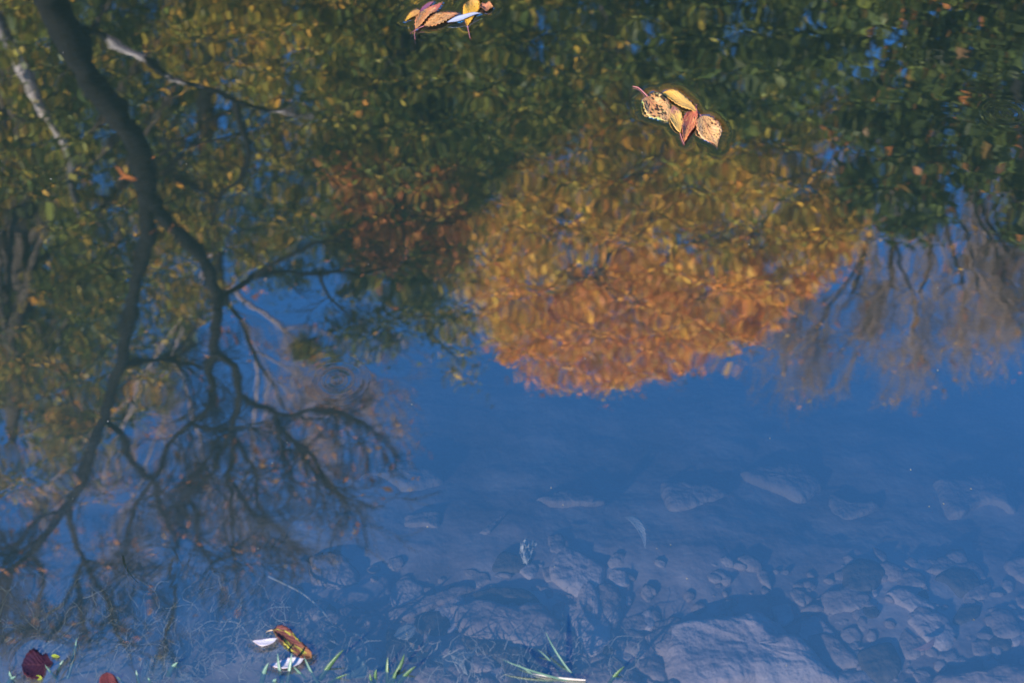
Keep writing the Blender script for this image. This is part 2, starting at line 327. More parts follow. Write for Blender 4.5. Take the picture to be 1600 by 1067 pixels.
leaf('fallen_leaf', 'broad amber leaf with a long straight stem, cut by the top edge', 'leaf', K1, O1, (1105, 407), (1180, -40),
     [(1062, 310), (1038, 210), (1048, 130), (1105, 55)], [(1170, 330), (1222, 250), (1292, 150), (1295, 70), (1255, 15)], m_m4,
     [(1105, 407), (1122, 490), (1147, 602)], cup=0.05, serr=0.012, group=G1)
leaf('fallen_leaf', 'brown crumpled leaf scrap at the right end of the top cluster', 'leaf', K1, O1, (1280, 110), (1515, 122),
     [(1340, 65), (1400, 82), (1460, 72)], [(1330, 152), (1400, 185), (1455, 172)], m_m5, cup=0.3, serr=0.035, group=G1, wav=0.2)
leaf('fallen_leaf', 'narrow silvery willow leaf laid across the broad amber leaf', 'leaf', K1, O1, (780, 350), (1318, 213),
     [(870, 298), (960, 262), (1080, 236), (1200, 208)], [(900, 347), (1000, 332), (1100, 292), (1220, 245)], m_m6, cup=0.15, serr=0.0, z=0.006, group=G1, wav=0.02)

G3 = 'leaves caught among the grass at the near shore'
K3, O3 = 4.0, (350, 900)
m_n1 = leaf_mat('brown and yellow curled leaf', (0.16, 0.05, 0.045), (0.24, 0.10, 0.045), (0.15, 0.05, 0.04), 0.2, (0.20, 0.10, 0.04), scale=9, patch=(0.40, 0.36, 0.05), sheen=0.7)
m_n2 = leaf_mat('white underside willow leaf', (0.60, 0.56, 0.60), (0.56, 0.50, 0.56), (0.46, 0.36, 0.40), 0.0, (0.66, 0.62, 0.64), sheen=0.7)
m_o1 = leaf_mat('maroon leaf', (0.045, 0.015, 0.025), (0.04, 0.017, 0.032), (0.06, 0.012, 0.015), 0.1, (0.08, 0.03, 0.04), sheen=0.2)
m_o2 = leaf_mat('brick red wet leaf', (0.14, 0.035, 0.035), (0.13, 0.032, 0.038), (0.10, 0.025, 0.03), 0.15, sheen=0.4)
m_lime = leaf_mat('lime green leaf tip', (0.36, 0.42, 0.04), (0.44, 0.42, 0.05), (0.28, 0.34, 0.04), 0.1)
leaf('fallen_leaf', 'curled brown and yellow leaf between two white willow leaves', 'leaf', K3, O3, (305, 335), (548, 512),
     [(350, 308), (410, 328), (462, 388), (512, 438), (548, 478)], [(335, 385), (390, 440), (440, 482), (495, 515)], m_n1, [(305, 335), (285, 338), (262, 348)], cup=0.10, serr=0.008, z=0.001, group=G3, stem_mat=M_STEM_TAN)
leaf('fallen_leaf', 'smaller white willow leaf left of the curled brown and yellow leaf', 'leaf', K3, O3, (336, 384), (178, 402), [(295, 388), (240, 392)], [(300, 420), (235, 435)], m_n2, cup=0.1, serr=0, group=G3)
leaf('fallen_leaf', 'larger white willow leaf below the curled brown and yellow leaf', 'leaf', K3, O3, (502, 514), (285, 552), [(440, 508), (370, 518)], [(465, 552), (385, 578), (322, 568)], m_n2, cup=0.1, serr=0, group=G3)
K4, O4 = 5.333, (0, 940)
leaf('fallen_leaf', 'dark maroon wet leaf with ragged edge in the lower left corner', 'leaf', K4, O4, (440, 500), (178, 525),
     [(410, 470), (385, 425), (350, 440), (290, 395), (225, 440)], [(425, 530), (380, 560), (365, 610), (275, 648), (205, 605)], m_o1, cup=0.05, serr=0.03, group=G3, wav=0.03)
leaf('fallen_leaf', 'brick red wet leaf cut by the bottom edge', 'leaf', K4, O4, (890, 585), (920, 790), [(850, 610), (825, 660), (850, 740)], [(930, 600), (975, 645), (985, 720)], m_o2, cup=0.05, serr=0.015, group=G3)
leaf('fallen_leaf', 'tiny lime green leaf right of the maroon leaf', 'leaf', K4, O4, (425, 448), (500, 455), [(450, 436), (480, 442)], [(450, 462), (480, 464)], m_lime, cup=0.1, serr=0, group=G3)
leaf('fallen_leaf', 'tiny lime green leaf under the maroon leaf', 'leaf', K4, O4, (290, 615), (355, 645), [(320, 610), (345, 620)], [(300, 640), (330, 652)], m_lime, cup=0.1, serr=0, group=G3)

# ------------------------------------------------------------------ water (closed body, rippled top)
wx = lines([(-60, -4, 4), (-4, -1.1, .1), (-1.1, 1.1, .003), (1.1, 4, .1), (4, 60, 4)])
wy = lines([(.3, .8, .05), (.8, 2.6, .003), (2.6, 4, .05), (4, 6.6, .2)])
x2a, x2b = on_plane(985, 180)[0], on_plane(1140, 180)[0]; y2a, y2b = on_plane(0, 240)[1], on_plane(0, 122)[1]
x1a, x1b = on_plane(625, 30)[0], on_plane(775, 30)[0]; y1a, y1b = on_plane(0, 62)[1], 2.5
extra = lambda a, b: np.arange(a, b, 0.0015)
wx = np.array(sorted(set(np.round(np.concatenate([wx, extra(x2a, x2b), extra(x1a, x1b)]), 4))))
wy = np.array(sorted(set(np.round(np.concatenate([wy, extra(y2a, y2b), extra(y1a, y1b)]), 4))))
WX, WY = np.meshgrid(wx, wy); WZ = np.zeros_like(WX)
for k in range(26):
    lam = rng.uniform(0.03, 0.16); a = rng.normal(math.pi / 2, 0.5); ph = rng.uniform(0, 6.28)
    slope = 0.0003
    WZ += slope * lam / 6.28 * np.sin(6.28 / lam * (WX * math.cos(a) + WY * math.sin(a)) + ph)
right = 1 / (1 + np.exp(-(WX - 0.72) / 0.09)) * np.exp(-((WY - 2.05) / 0.42) ** 2)
for k in range(12):
    lam = rng.uniform(0.018, 0.05); a = rng.normal(math.pi / 2 - 0.2, 0.35); ph = rng.uniform(0, 6.28)
    WZ += right * 0.0006 * lam / 6.28 * np.sin(6.28 / lam * (WX * math.cos(a) + WY * math.sin(a)) + ph)
def ring(px, py, rpx, amp, lam_px):
    global WZ
    c = on_plane(px, py); s = np.linalg.norm(on_plane(px + 10, py) - c) / 10
    r = np.hypot(WX - c[0], WY - c[1]) / s
    WZ += amp * np.cos((r - rpx) * 2 * math.pi / lam_px) * np.exp(-((r - rpx) / (0.62 * lam_px)) ** 2)
ring(526, 594, 17, 0.00022, 13)
ring(526, 594, 38, 0.000015, 16)
ring(1572, 178, 12, 0.00006, 12); ring(1572, 178, 30, 0.00004, 16)
ring(240, 888, 42, 0.000012, 14)
def lift(outline, A=-0.0012, ell=0.0045):
    global WZ
    lo, hi = outline.min(0) - 0.03, outline.max(0) + 0.03
    jx = np.where((wx > lo[0]) & (wx < hi[0]))[0]; jy = np.where((wy > lo[1]) & (wy < hi[1]))[0]
    if len(jx) == 0 or len(jy) == 0: return
    PX, PY = np.meshgrid(wx[jx], wy[jy]); d2 = np.full(PX.shape, 1e9); ins = np.zeros(PX.shape, bool)
    n = len(outline)
    for i in range(n):
        a, b = outline[i], outline[(i + 1) % n]; ab = b - a; L2 = ab @ ab + 1e-12
        t = np.clip(((PX - a[0]) * ab[0] + (PY - a[1]) * ab[1]) / L2, 0, 1)
        d2 = np.minimum(d2, (PX - a[0] - t * ab[0]) ** 2 + (PY - a[1] - t * ab[1]) ** 2)
        cond = (a[1] > PY) != (b[1] > PY)
        ins ^= cond & (PX < (b[0] - a[0]) * (PY - a[1]) / (b[1] - a[1] + 1e-12) + a[0])
    d = np.sqrt(d2); d[ins] = 0
    h = A * np.exp(-d / ell)
    sub = RIM[np.ix_(jy, jx)]; RIM[np.ix_(jy, jx)] = np.minimum(sub, h)
RIM = np.zeros_like(WX)
for ol in OUTLINES: lift(ol)
WZ += RIM
V, F = grid('water', wx, wy, WZ, None)
nx, ny = len(wx), len(wy); n0 = len(V)
ring_idx = np.concatenate([np.arange(nx), nx * np.arange(1, ny) + nx - 1, nx * (ny - 1) + np.arange(nx - 2, -1, -1), nx * np.arange(ny - 2, 0, -1)])
low = V[ring_idx].copy(); low[:, 2] = -3.0
V2 = np.vstack([V, low]); m = len(ring_idx)
sideF = np.array([(n0 + i, n0 + (i + 1) % m, ring_idx[(i + 1) % m], ring_idx[i]) for i in range(m)])
wat = mesh('water', V2, np.vstack([F, sideF]), M_WATER, smooth=False)
sm = np.zeros(len(wat.data.polygons), bool); sm[:len(F)] = True; wat.data.polygons.foreach_set('use_smooth', sm)
import bmesh as _bm
b_ = _bm.new(); b_.from_mesh(wat.data); b_.verts.ensure_lookup_table()
b_.faces.new([b_.verts[n0 + i] for i in range(m)][::-1]); b_.to_mesh(wat.data); b_.free()
tag(wat, kind='structure')

sv, sf = [], []
for i in range(45):
    c = on_plane(rnd.uniform(-20, 1620), rnd.uniform(-10, 1060), 0.0006); a = rnd.uniform(0, 6.28); l = rnd.uniform(.0004, .0011) * (2.5 if rnd.random() < .12 else 1); w = rnd.uniform(.0004, .0008); b0 = len(sv)
    for u, v, h in ((-l, -w, 0), (l, -w, 0), (l, w, 0), (-l, w, 0), (-l * .7, -w * .7, .0004), (l * .7, -w * .7, .0004), (l * .7, w * .7, .0004), (-l * .7, w * .7, .0004)):
        sv.append((c[0] + u * math.cos(a) - v * math.sin(a), c[1] + u * math.sin(a) + v * math.cos(a), c[2] + h))
    sf += [tuple(b0 + q for q in f) for f in ((0, 1, 5, 4), (1, 2, 6, 5), (2, 3, 7, 6), (3, 0, 4, 7), (4, 5, 6, 7))]
tag(mesh('floating_dust', sv, sf, noise_mat('pale dust', [(0.3, (.12, .12, .11)), (.7, (.28, .27, .25))], 3)), 'specks of pale dust floating on the still water', 'dust', kind='stuff')
# ------------------------------------------------------------------ stones and sunken leaves on the bed
def stone(name, label, k, off, pts, mat, th=0.03, cat='stone', group='stones on the bed of the shallows'):
    P = [np.array([off[0] + x / k, off[1] + y / k]) for x, y in pts]
    W3 = np.array([bed_pt(p[0], p[1], 0.0) for p in P]); n = 72
    C = np.vstack([W3, W3[:1]]); C = resample(C, n + 1)[:-1]; C = (C + np.roll(C, 1, 0) + np.roll(C, -1, 0)) / 3
    ctr = C.mean(0); ph = rnd.random() * 9
    size = np.linalg.norm(C - ctr, axis=1).mean(); th = 0.5 * min(th, 0.55 * size)
    rings = [(1.10, -0.5), (1.03, 0.05), (0.97, 0.42), (0.90, 0.68), (0.80, 0.84), (0.68, 0.93), (0.54, 0.98), (0.40, 1.0), (0.26, 1.0), (0.12, 1.0)]
    V = []
    so3 = Vector((ph * 3.1, ph * 1.7, ph))
    for sc, h in rings:
        for i, c in enumerate(C):
            q = ctr + (c - ctr) * sc
            f1 = fractal(Vector((q[0] * 14, q[1] * 14, 0)) + so3, 0.7, 2.1, 6); f2 = fractal(Vector((q[0] * 14, q[1] * 14, 7)) + so3, 0.7, 2.1, 5); f3 = fractal(Vector((q[0] * 11, q[1] * 11, 3)) + so3, 0.65, 2.2, 7)
            q = q + np.array([f1, f2, 0]) * 0.16 * size * min(1, sc * 1.4)
            z = float(bed_z(q[0], q[1])) + th * (h + (0.42 * f3 + 0.25 * abs(f2)) * (1 if h > 0 else 0.3))
            lim = -0.012 - 0.006 * math.sin(23 * q[0] + 31 * q[1]) + 0.006 * f3; z = z if z < lim - 0.02 else lim - 0.02 * math.exp(-(z - lim + 0.02) / 0.02)
            V.append(np.array([q[0], q[1], z]) - ctr)
    V.append(np.mean(V[-n:], axis=0))
    F = []; m = len(rings)
    for r in range(m - 1):
        for i in range(n): F.append((r * n + i, r * n + (i + 1) % n, (r + 1) * n + (i + 1) % n, (r + 1) * n + i))
    for i in range(n): F.append(((m - 1) * n + i, (m - 1) * n + (i + 1) % n, m * n))
    o = mesh(name, V, F, mat, smooth=True); o.location = ctr
    sb = o.modifiers.new('subdivision', 'SUBSURF'); sb.levels = 1; sb.render_levels = 1
    return tag(o, label, cat, group)
KA, OA = 2.907, (500, 700); KB, OB = 2.907, (1050, 700)
stone('stone', 'broad flat brown slab at the centre of the shallows', KA, OA, [(580, 740), (680, 720), (850, 725), (1000, 730), (1080, 800), (1100, 880), (1000, 930), (850, 900), (760, 880), (650, 830)], M_STONE, 0.035)
stone('stone', 'tall pale stone with a narrow top, right of the broad central slab', KA, OA, [(1240, 600), (1290, 700), (1335, 850), (1290, 920), (1200, 930), (1150, 860), (1140, 780), (1190, 680)], M_STONE_PALE, 0.05)
stone('stone', 'long narrow brown stone lying left of the broad central slab', KA, OA, [(260, 770), (420, 700), (650, 640), (690, 660), (560, 720), (420, 775), (320, 800)], M_STONE, 0.03)
stone('stone', 'flat pale stone at the tips of the reflected branches, left of centre', KA, OA, [(-40, 490), (90, 485), (180, 560), (160, 625), (60, 640), (-30, 610)], M_STONE, 0.03)
stone('stone', 'small square pale stone beside the tall pale stone', KA, OA, [(1440, 760), (1500, 735), (1515, 810), (1460, 825)], M_STONE_PALE, 0.03)
stone('stone', 'rounded stone behind the right tuft of grass at the bottom edge', KA, OA, [(1190, 1010), (1320, 960), (1425, 1010), (1430, 1080), (1180, 1080)], M_STONE, 0.03)
stone('stone', 'knobbly pale stone left of the biggest pale boulder', KA, OA, [(1470, 860), (1560, 810), (1640, 830), (1640, 940), (1520, 930)], M_STONE, 0.03)
stone('stone', 'low stone under the knobbly pale stone at the bottom edge', KA, OA, [(1420, 960), (1500, 950), (1575, 1000), (1560, 1066), (1450, 1025)], M_STONE, 0.02)
stone('stone', 'small grey stone touching the foot of the tall pale stone', KA, OA, [(1345, 835), (1420, 815), (1455, 890), (1405, 940), (1345, 905)], M_STONE, 0.025)
stone('stone', 'dark flat slab behind the broad central slab', KA, OA, [(690, 660), (820, 640), (960, 655), (980, 712), (830, 712), (690, 730)], M_STONE_DARK, 0.025)
stone('stone', 'dark rounded stone between the long narrow stone and the sunken maple leaf', KA, OA, [(430, 770), (560, 740), (640, 830), (560, 870), (440, 840)], M_STONE_DARK, 0.03)
stone('stone', 'dark slab leaning in front of the broad central slab', KA, OA, [(620, 860), (760, 890), (900, 930), (1130, 960), (1160, 1030), (980, 1010), (780, 960), (640, 910)], M_STONE_DARK, 0.02)
stone('stone', 'biggest pale boulder at the bottom edge right of centre', KB, OB, [(-20, 810), (180, 790), (360, 755), (450, 790), (560, 880), (690, 1000), (760, 1090), (350, 1100), (0, 1090)], M_STONE_PALE, 0.06)
stone('stone', 'brown stone leaning on the right flank of the biggest pale boulder', KB, OB, [(590, 850), (700, 835), (800, 910), (855, 985), (720, 1000), (630, 920)], M_STONE, 0.035)
stone('stone', 'small pale block above the biggest pale boulder', KB, OB, [(450, 722), (530, 708), (552, 780), (490, 803)], M_STONE_PALE, 0.03)
stone('stone', 'long jagged pale stone in the deeper water on the right', KB, OB, [(970, 655), (1050, 638), (1195, 715), (1160, 755), (1070, 735)], M_STONE_PALE, 0.03)
stone('stone', 'upright grey stone near the right edge of the picture', KB, OB, [(1448, 742), (1530, 738), (1582, 830), (1540, 872), (1460, 862)], M_STONE, 0.035)
stone('stone', 'grey stone beside the pink sunken leaf', KB, OB, [(1050, 815), (1120, 870), (1140, 930), (1090, 965), (1030, 920)], M_STONE, 0.03)
stone('stone', 'wide pale stone in the lower right corner', KB, OB, [(1190, 1050), (1350, 1020), (1620, 1005), (1640, 1090), (1200, 1095)], M_STONE, 0.03)
stone('stone', 'dim stone left of the upright grey stone', KB, OB, [(1360, 885), (1430, 875), (1445, 940), (1375, 940)], M_STONE, 0.025)
stone('stone', 'tiny round white pebble left of the long jagged stone', KB, OB, [(905, 650), (925, 640), (938, 655), (920, 672)], M_STONE_PALE, 0.012)
for q, (k, off, pts, lab) in enumerate([
    (KB, OB, [(300, 110), (450, 80), (600, 90), (680, 170), (560, 250), (450, 190)], 'wide faint stone in deep water, uppermost right of centre'),
    (KB, OB, [(720, 215), (800, 250), (940, 268), (790, 332), (725, 300)], 'faint arrow shaped stone in deep water under the widest faint stone'),
    (KB, OB, [(1200, 150), (1480, 130), (1560, 280), (1400, 260), (1270, 312)], 'faint broad stone in deep water at the right edge'),
    (KB, OB, [(-40, 165), (110, 175), (250, 215), (120, 270), (-20, 285)], 'faint rounded stone in deep water at the middle of the picture'),
    (KA, OA, [(170, 145), (360, 75), (520, 105), (535, 165), (380, 182), (270, 130)], 'faint long stone in deep water beside the reflected twig tips'),
    (KA, OA, [(990, 235), (1150, 188), (1300, 255), (1140, 262), (1040, 258)], 'faint wedge shaped stone in deep water above the white scrap'),
    (KA, OA, [(395, 300), (535, 288), (535, 365), (470, 350), (390, 352)], 'faint squarish stone in deep water left of the white scrap'),
    (KA, OA, [(720, 385), (860, 285), (800, 350), (760, 388)], 'faint slanting sliver of stone left of the white scrap'),
    (KA, OA, [(1040, 400), (1095, 395), (1112, 465), (1050, 480)], 'faint rounded stone just right of the white scrap'),
    (KA, OA, [(1000, 545), (1050, 540), (1070, 600), (1030, 605)], 'faint small stone below the white scrap'),
    (KB, OB, [(910, 450), (970, 480), (975, 535), (935, 500)], 'faint pointed stone in deep water right of centre'),
    (KB, OB, [(1150, 560), (1220, 490), (1310, 555), (1230, 570)], 'faint peaked stone in deep water near the right edge'),
    (KB, OB, [(380, 545), (430, 560), (450, 640), (400, 600)], 'faint slim stone above the small pale block')]):
    stone('stone', lab, k, off, pts, M_STONE, 0.03, group='faint stones in the deeper water')
for i in range(85):
    big = rnd.random() < .4; cx = rnd.uniform(440, 1620); cy = 1078 - (200 if cx > 700 else 150) * rnd.random() ** 1.15; rp = rnd.uniform(22, 46) if big else rnd.uniform(9, 22); el = rnd.uniform(.5, .95); a0 = rnd.uniform(-.5, .5)
    pts = []
    for j in range(8):
        a = j * 0.785 + rnd.uniform(-.25, .25); q = rp * rnd.uniform(.72, 1.2); u, w = q * math.cos(a), el * q * math.sin(a)
        pts.append((cx + u * math.cos(a0) - w * math.sin(a0), cy + u * math.sin(a0) + w * math.cos(a0)))
    stone('stone', 'silted mid sized stone lying among the loose pebbles of the shallows' if big else 'small silted stone lying among the loose pebbles of the shallows', 1, (0, 0), pts, rnd.choice([M_STONE, M_STONE, M_STONE_DARK, M_STONE_PALE]), rp * .0006, group='loose stones filling the bed of the shallows' if big else 'small loose stones in the bed of the shallows')
gv, gf, gn_ = [], [], 0
for i in range(520):
    px = rnd.uniform(430, 1640); py = 1085 - 210 * rnd.random() ** 1.5; c = bed_pt(px, py, 0); rad = rnd.uniform(.003, .012) * (1.8 if rnd.random() < .12 else 1)
    ph = rnd.random() * 6; sq = rnd.uniform(.5, 1.3)
    for (zz, rr) in ((-.3, .9), (.1, 1), (.3, .7), (.38, .25)):
        for j in range(7):
            a = j * 6.283 / 7; k_ = rad * rr * (1 + .22 * math.sin(2 * a + ph) + .12 * rnd.uniform(-1, 1))
            gv.append((c[0] + k_ * math.cos(a), c[1] + sq * k_ * math.sin(a), min(c[2] + rad * zz, -0.008)))
    for q in range(3):
        for j in range(7): gf.append((gn_ + q * 7 + j, gn_ + q * 7 + (j + 1) % 7, gn_ + q * 7 + 7 + (j + 1) % 7, gn_ + q * 7 + 7 + j))
    gf.append(tuple(gn_ + 21 + j for j in range(7))); gn_ += 28
tag(mesh('gravel', gv, gf, M_STONE, smooth=True), 'loose pebbles scattered over the bed of the shallows', 'gravel', kind='stuff')
# sunken leaves
GS = 'sunken leaves on the bed of the shallows'
m_s1 = leaf_mat('sunken tan leaf', (0.60, 0.34, 0.20), (0.66, 0.42, 0.22), (0.5, 0.22, 0.17), 0.2, (0.3, 0.15, 0.1))
m_s2 = leaf_mat('sunken pale grey leaf', (0.52, 0.52, 0.50), (0.58, 0.56, 0.54), (0.46, 0.44, 0.43), 0.15, (0.66, 0.64, 0.62))
m_s3 = leaf_mat('sunken pink leaf', (0.80, 0.42, 0.40), (0.76, 0.40, 0.38), (0.6, 0.3, 0.28), 0.1, (0.8, 0.5, 0.45))
m_s4 = leaf_mat('sunken teal grey leaf', (0.30, 0.42, 0.40), (0.34, 0.46, 0.44), (0.26, 0.36, 0.34), 0.0, (0.4, 0.5, 0.48))
m_s5 = leaf_mat('sunken plum leaf', (0.26, 0.12, 0.16), (0.28, 0.14, 0.18), (0.22, 0.1, 0.13), 0.0)
def maple_leaf(name, label, px, py, size, ang, mat, stem_px=None, lift_=0.012):
    """five pointed lobes round the stem joint"""
    prof = [(0, 1.0), (14, .62), (24, .50), (36, .60), (52, .95), (66, .55), (80, .42), (95, .50), (112, .72), (130, .42), (155, .22), (180, .10)]
    full = [(a, r) for a, r in prof] + [(360 - a, r) for a, r in prof[-2:0:-1]]
    c0 = bed_pt(px, py, lift_); V = [np.zeros(3)]; UV = [(0, .5)]; nP = 0
    for q, sc in enumerate((0.5, 1.0)):
        for a, r in full:
            rr = size * r * (1 + 0.06 * rnd.uniform(-1, 1)) * sc; th = R(a + ang)
            p = bed_pt(px + rr * math.cos(th), py - rr * math.sin(th), lift_ + 0.004 * math.sin(a / 20) * sc)
            V.append(p - c0); UV.append((0.5 + .5 * sc * math.cos(R(a)), 0.5 + 0.5 * sc * r * math.sin(R(a))))
    n = len(full); F = [(0, 1 + i, 1 + (i + 1) % n) for i in range(n)] + [(1 + i, 1 + n + i, 1 + n + (i + 1) % n, 1 + (i + 1) % n) for i in range(n)]
    e = empty(name, c0, label, 'leaf', GS); o = mesh('blade', V, F, mat, e, False, uv=UV)
    s_ = o.modifiers.new('thickness', 'SOLIDIFY'); s_.thickness = 0.0006
    if stem_px:
        P = resample(np.array([bed_pt(x, y, lift_ + 0.004 + 0.006 * i) - c0 for i, (x, y) in enumerate(stem_px)]), 8); tb = Tubes(); tb.add(P, np.linspace(.0011, .0008, 8), 6); tb.build('stem', M_STEM_TAN, e)
maple_leaf('sunken_leaf', 'small tan maple leaf with upright stem sunken beside a pale lobed leaf', 660, 1016, 24, 200, m_s1, [(666, 1005), (669, 992), (672, 982)], 0.02)
maple_leaf('sunken_leaf', 'large pale lobed leaf sunken right of the tan maple leaf', 704, 1022, 44, -50, m_s2, None, 0.008)
leaf('sunken_leaf', 'pale grey triangular leaf sunken between two grass tufts', 'leaf', K3, O3, (770, 640), (760, 410), [(757, 560), (755, 470)], [(890, 630), (895, 560), (830, 490)], m_s4, floats=False, bed=True, z=0.012, group=GS, serr=0)
leaf('sunken_leaf', 'rounded pale pink grey leaf sunken above the tan maple leaf', 'leaf', K3, O3, (1060, 370), (1200, 320), [(1100, 318), (1160, 300)], [(1090, 390), (1150, 395), (1190, 370)], m_s2, floats=False, bed=True, z=0.015, group=GS, serr=0.005)
leaf('sunken_leaf', 'broad plum leaf sunken behind the curled brown and yellow leaf', 'leaf', K3, O3, (330, 320), (340, 140), [(270, 290), (260, 220), (290, 165)], [(400, 300), (415, 230), (390, 165)], m_s5, floats=False, bed=True, z=0.015, group=GS, serr=0.01)
leaf('sunken_leaf', 'pink crescent leaf sunken on the right side', 'leaf', KB, OB, (1098, 912), (1195, 855), [(1140, 895), (1180, 870)], [(1140, 918), (1185, 900)], m_s3, floats=False, bed=True, z=0.02, group=GS, serr=0)
leaf('sunken_leaf', 'pale sickle shaped leaf sunken right of the white scrap', 'leaf', KA, OA, (1385, 312), (1478, 458), [(1430, 310), (1470, 350), (1482, 400)], [(1420, 345), (1445, 380), (1465, 420)], m_s2, floats=False, bed=True, z=0.06, group=GS, serr=0)
leaf('sunken_leaf', 'pale pointed leaf sunken at the lower left among dead grass', 'leaf', 2.907, (0, 700), (640, 1060), (780, 940), [(650, 980), (710, 945)], [(720, 1060), (770, 1000)], m_s2, floats=False, bed=True, z=0.01, group=GS, serr=0.01)
leaf('sunken_leaf', 'mauve leaf sunken at the bottom edge left of centre', 'leaf', 2.907, (0, 700), (790, 1080), (870, 1030), [(800, 1040), (840, 1020)], [(840, 1090), (880, 1070)], m_s2, floats=False, bed=True, z=0.01, group=GS, serr=0.01)
# white scrap near the surface
def scrap():
    o2 = []; k, off = KA, OA
    pts = [(935, 418), (978, 420), (970, 470), (945, 515), (920, 512), (908, 470), (915, 440)]
    P = [on_plane(off[0] + x / k, off[1] + y / k, -0.02) for x, y in pts]; c = np.mean(P, axis=0)
    C = resample(np.vstack([P, P[:1]]), 25)[:-1]; V = []; F = []; n = 24
    for r in (1.0, 0.75, 0.5, 0.25):
        for i, q in enumerate(C):
            p = (q - c) * r * (1 + 0.1 * rnd.uniform(-1, 1)); p[2] += 0.012 * rnd.uniform(-.4, 1); V.append(p)
    V.append(np.array([0, 0, 0.006]))
    for r in range(3):
        for i in range(n): F.append((r * n + i, r * n + (i + 1) % n, (r + 1) * n + (i + 1) % n, (r + 1) * n + i))
    for i in range(n): F.append((3 * n + i, 3 * n + (i + 1) % n, 4 * n))
    o = mesh('leaf_scrap', V, F, noise_mat('white skeleton leaf', [(0.35, (0.12, 0.12, 0.12)), (0.6, (0.8, 0.8, 0.78))], 160, 0.6, 4, 0.5), smooth=False); o.location = c
    s_ = o.modifiers.new('thickness', 'SOLIDIFY'); s_.thickness = 0.001
    tag(o, 'small crumpled white scrap of leaf hanging in the water at centre', 'leaf scrap')
scrap()

# ------------------------------------------------------------------ grass
M_GRASS = noise_mat('green grass blade', [(0.3, (0.025, 0.065, 0.026)), (0.7, (0.06, 0.115, 0.045))], 20, 0.4, 4, 0.1)
M_GRASS_PALE = noise_mat('blue green grass blade', [(0.3, (0.05, 0.11, 0.085)), (0.7, (0.11, 0.19, 0.15))], 20, 0.4, 4, 0.1)
M_DEAD = noise_mat('dead straw grass', [(0.3, (0.30, 0.27, 0.25)), (0.7, (0.60, 0.56, 0.52))], 20, 0.6, 4, 0.1)
def blade_pts(a, b, za, zb, bow=0.0):
    zb *= 0.45; p = on_plane(a[0], a[1], za); q = on_plane(b[0], b[1], zb); t = np.linspace(0, 1, 9)[:, None]
    P = p * (1 - t) + q * t; d = q - p; side = np.array([-d[1], d[0], 0]); P += side * bow * (t * (1 - t) * 4); P[:, 2] += 0.003 * (4 * t * (1 - t))[:, 0] * (abs(zb - za) > 0.02)
    return P
def tuft(label, blades, mat):
    a0 = blades[0][0]; root = on_plane(a0[0], a0[1], -0.02); e = empty('grass_tuft', root, label, 'grass tuft', 'grass tufts at the near shore')
    for a, b, za, zb, w, bow in blades:
        t = Tubes(); P = blade_pts(a, b, za, zb, bow); t.add(P - root, np.array([.8, 1, 1, 1, .95, .85, .7, .45, .08]) * w * 0.00055, 6, 0.35); t.build('blade', mat, e)
tuft('pale blue green grass tuft of splayed blades at the bottom edge right of centre', [
    ((905, 1066), (852, 986), -.01, .05, 5, .06), ((915, 1068), (785, 1030), -.01, .04, 6, .05), ((880, 1062), (840, 1014), -.02, .02, 4, -.05), ((870, 1075), (808, 1036), -.02, .015, 4, .05)], M_GRASS_PALE)
tuft('single reddish straw grass stem lying flat right of the pale blue green tuft', [((915, 1062), (832, 1052), .003, .006, 5, .02)], M_DEAD)
tuft('short green grass blade right of the splayed pale tuft', [((945, 1078), (976, 1040), -.02, .03, 5, .03)], M_GRASS)
tuft('bright green grass tuft with a bent blade at the bottom edge left of centre', [
    ((600, 1075), (632, 1021), -.02, .04, 6, -.14), ((606, 1075), (606, 1026), -.02, .03, 5, .03), ((618, 1075), (650, 1040), -.02, .03, 6, .03), ((585, 1075), (588, 1045), -.02, .03, 5, .03), ((583, 1078), (578, 1052), -.02, .02, 5, .05), ((612, 1078), (620, 1048), -.02, .02, 5, .05)], M_GRASS)
tuft('slanting green grass blade tipped with brown between the tufts', [((495, 1070), (537, 1014), -.02, .05, 6, .02), ((505, 1074), (545, 1052), -.02, .02, 4, .02)], M_GRASS)
tuft('blue green grass blades rising in front of the larger white willow leaf', [
    ((442, 1072), (434, 1020), -.02, .03, 6, .03), ((448, 1072), (456, 1020), -.02, .035, 5, -.03), ((478, 1060), (458, 1040), -.01, .02, 6, .0), ((408, 1072), (420, 1035), -.02, .03, 6, .05), ((500, 1072), (475, 1025), -.02, .03, 6, .05), ((424, 1076), (432, 1060), -.02, .015, 6, .05)], M_GRASS_PALE)
tuft('thin pale grass blades rising beside the maroon leaf', [
    ((105, 1060), (120, 996), -.03, .01, 5, -.06), ((90, 1062), (70, 1038), -.02, .02, 5, .05), ((88, 1060), (100, 1030), -.02, .01, 4, .05)], M_GRASS_PALE)
tuft('short dull grass blades in the bottom left corner', [((22, 1070), (15, 1048), -.02, .02, 6, .05), ((10, 1072), (25, 1056), -.02, .015, 5, .05)], M_GRASS_PALE)
tuft('upright pale grass blades near the red leaf', [((220, 1075), (213, 1046), -.02, .01, 5, .05), ((200, 1072), (182, 1056), -.02, .01, 5, .1), ((238, 1074), (232, 1058), -.02, .01, 5, .1), ((262, 1056), (278, 1034), -.02, .015, 6, .03)], M_GRASS_PALE)
dg_ = Tubes()                                   # tangled sunken straw: past counting
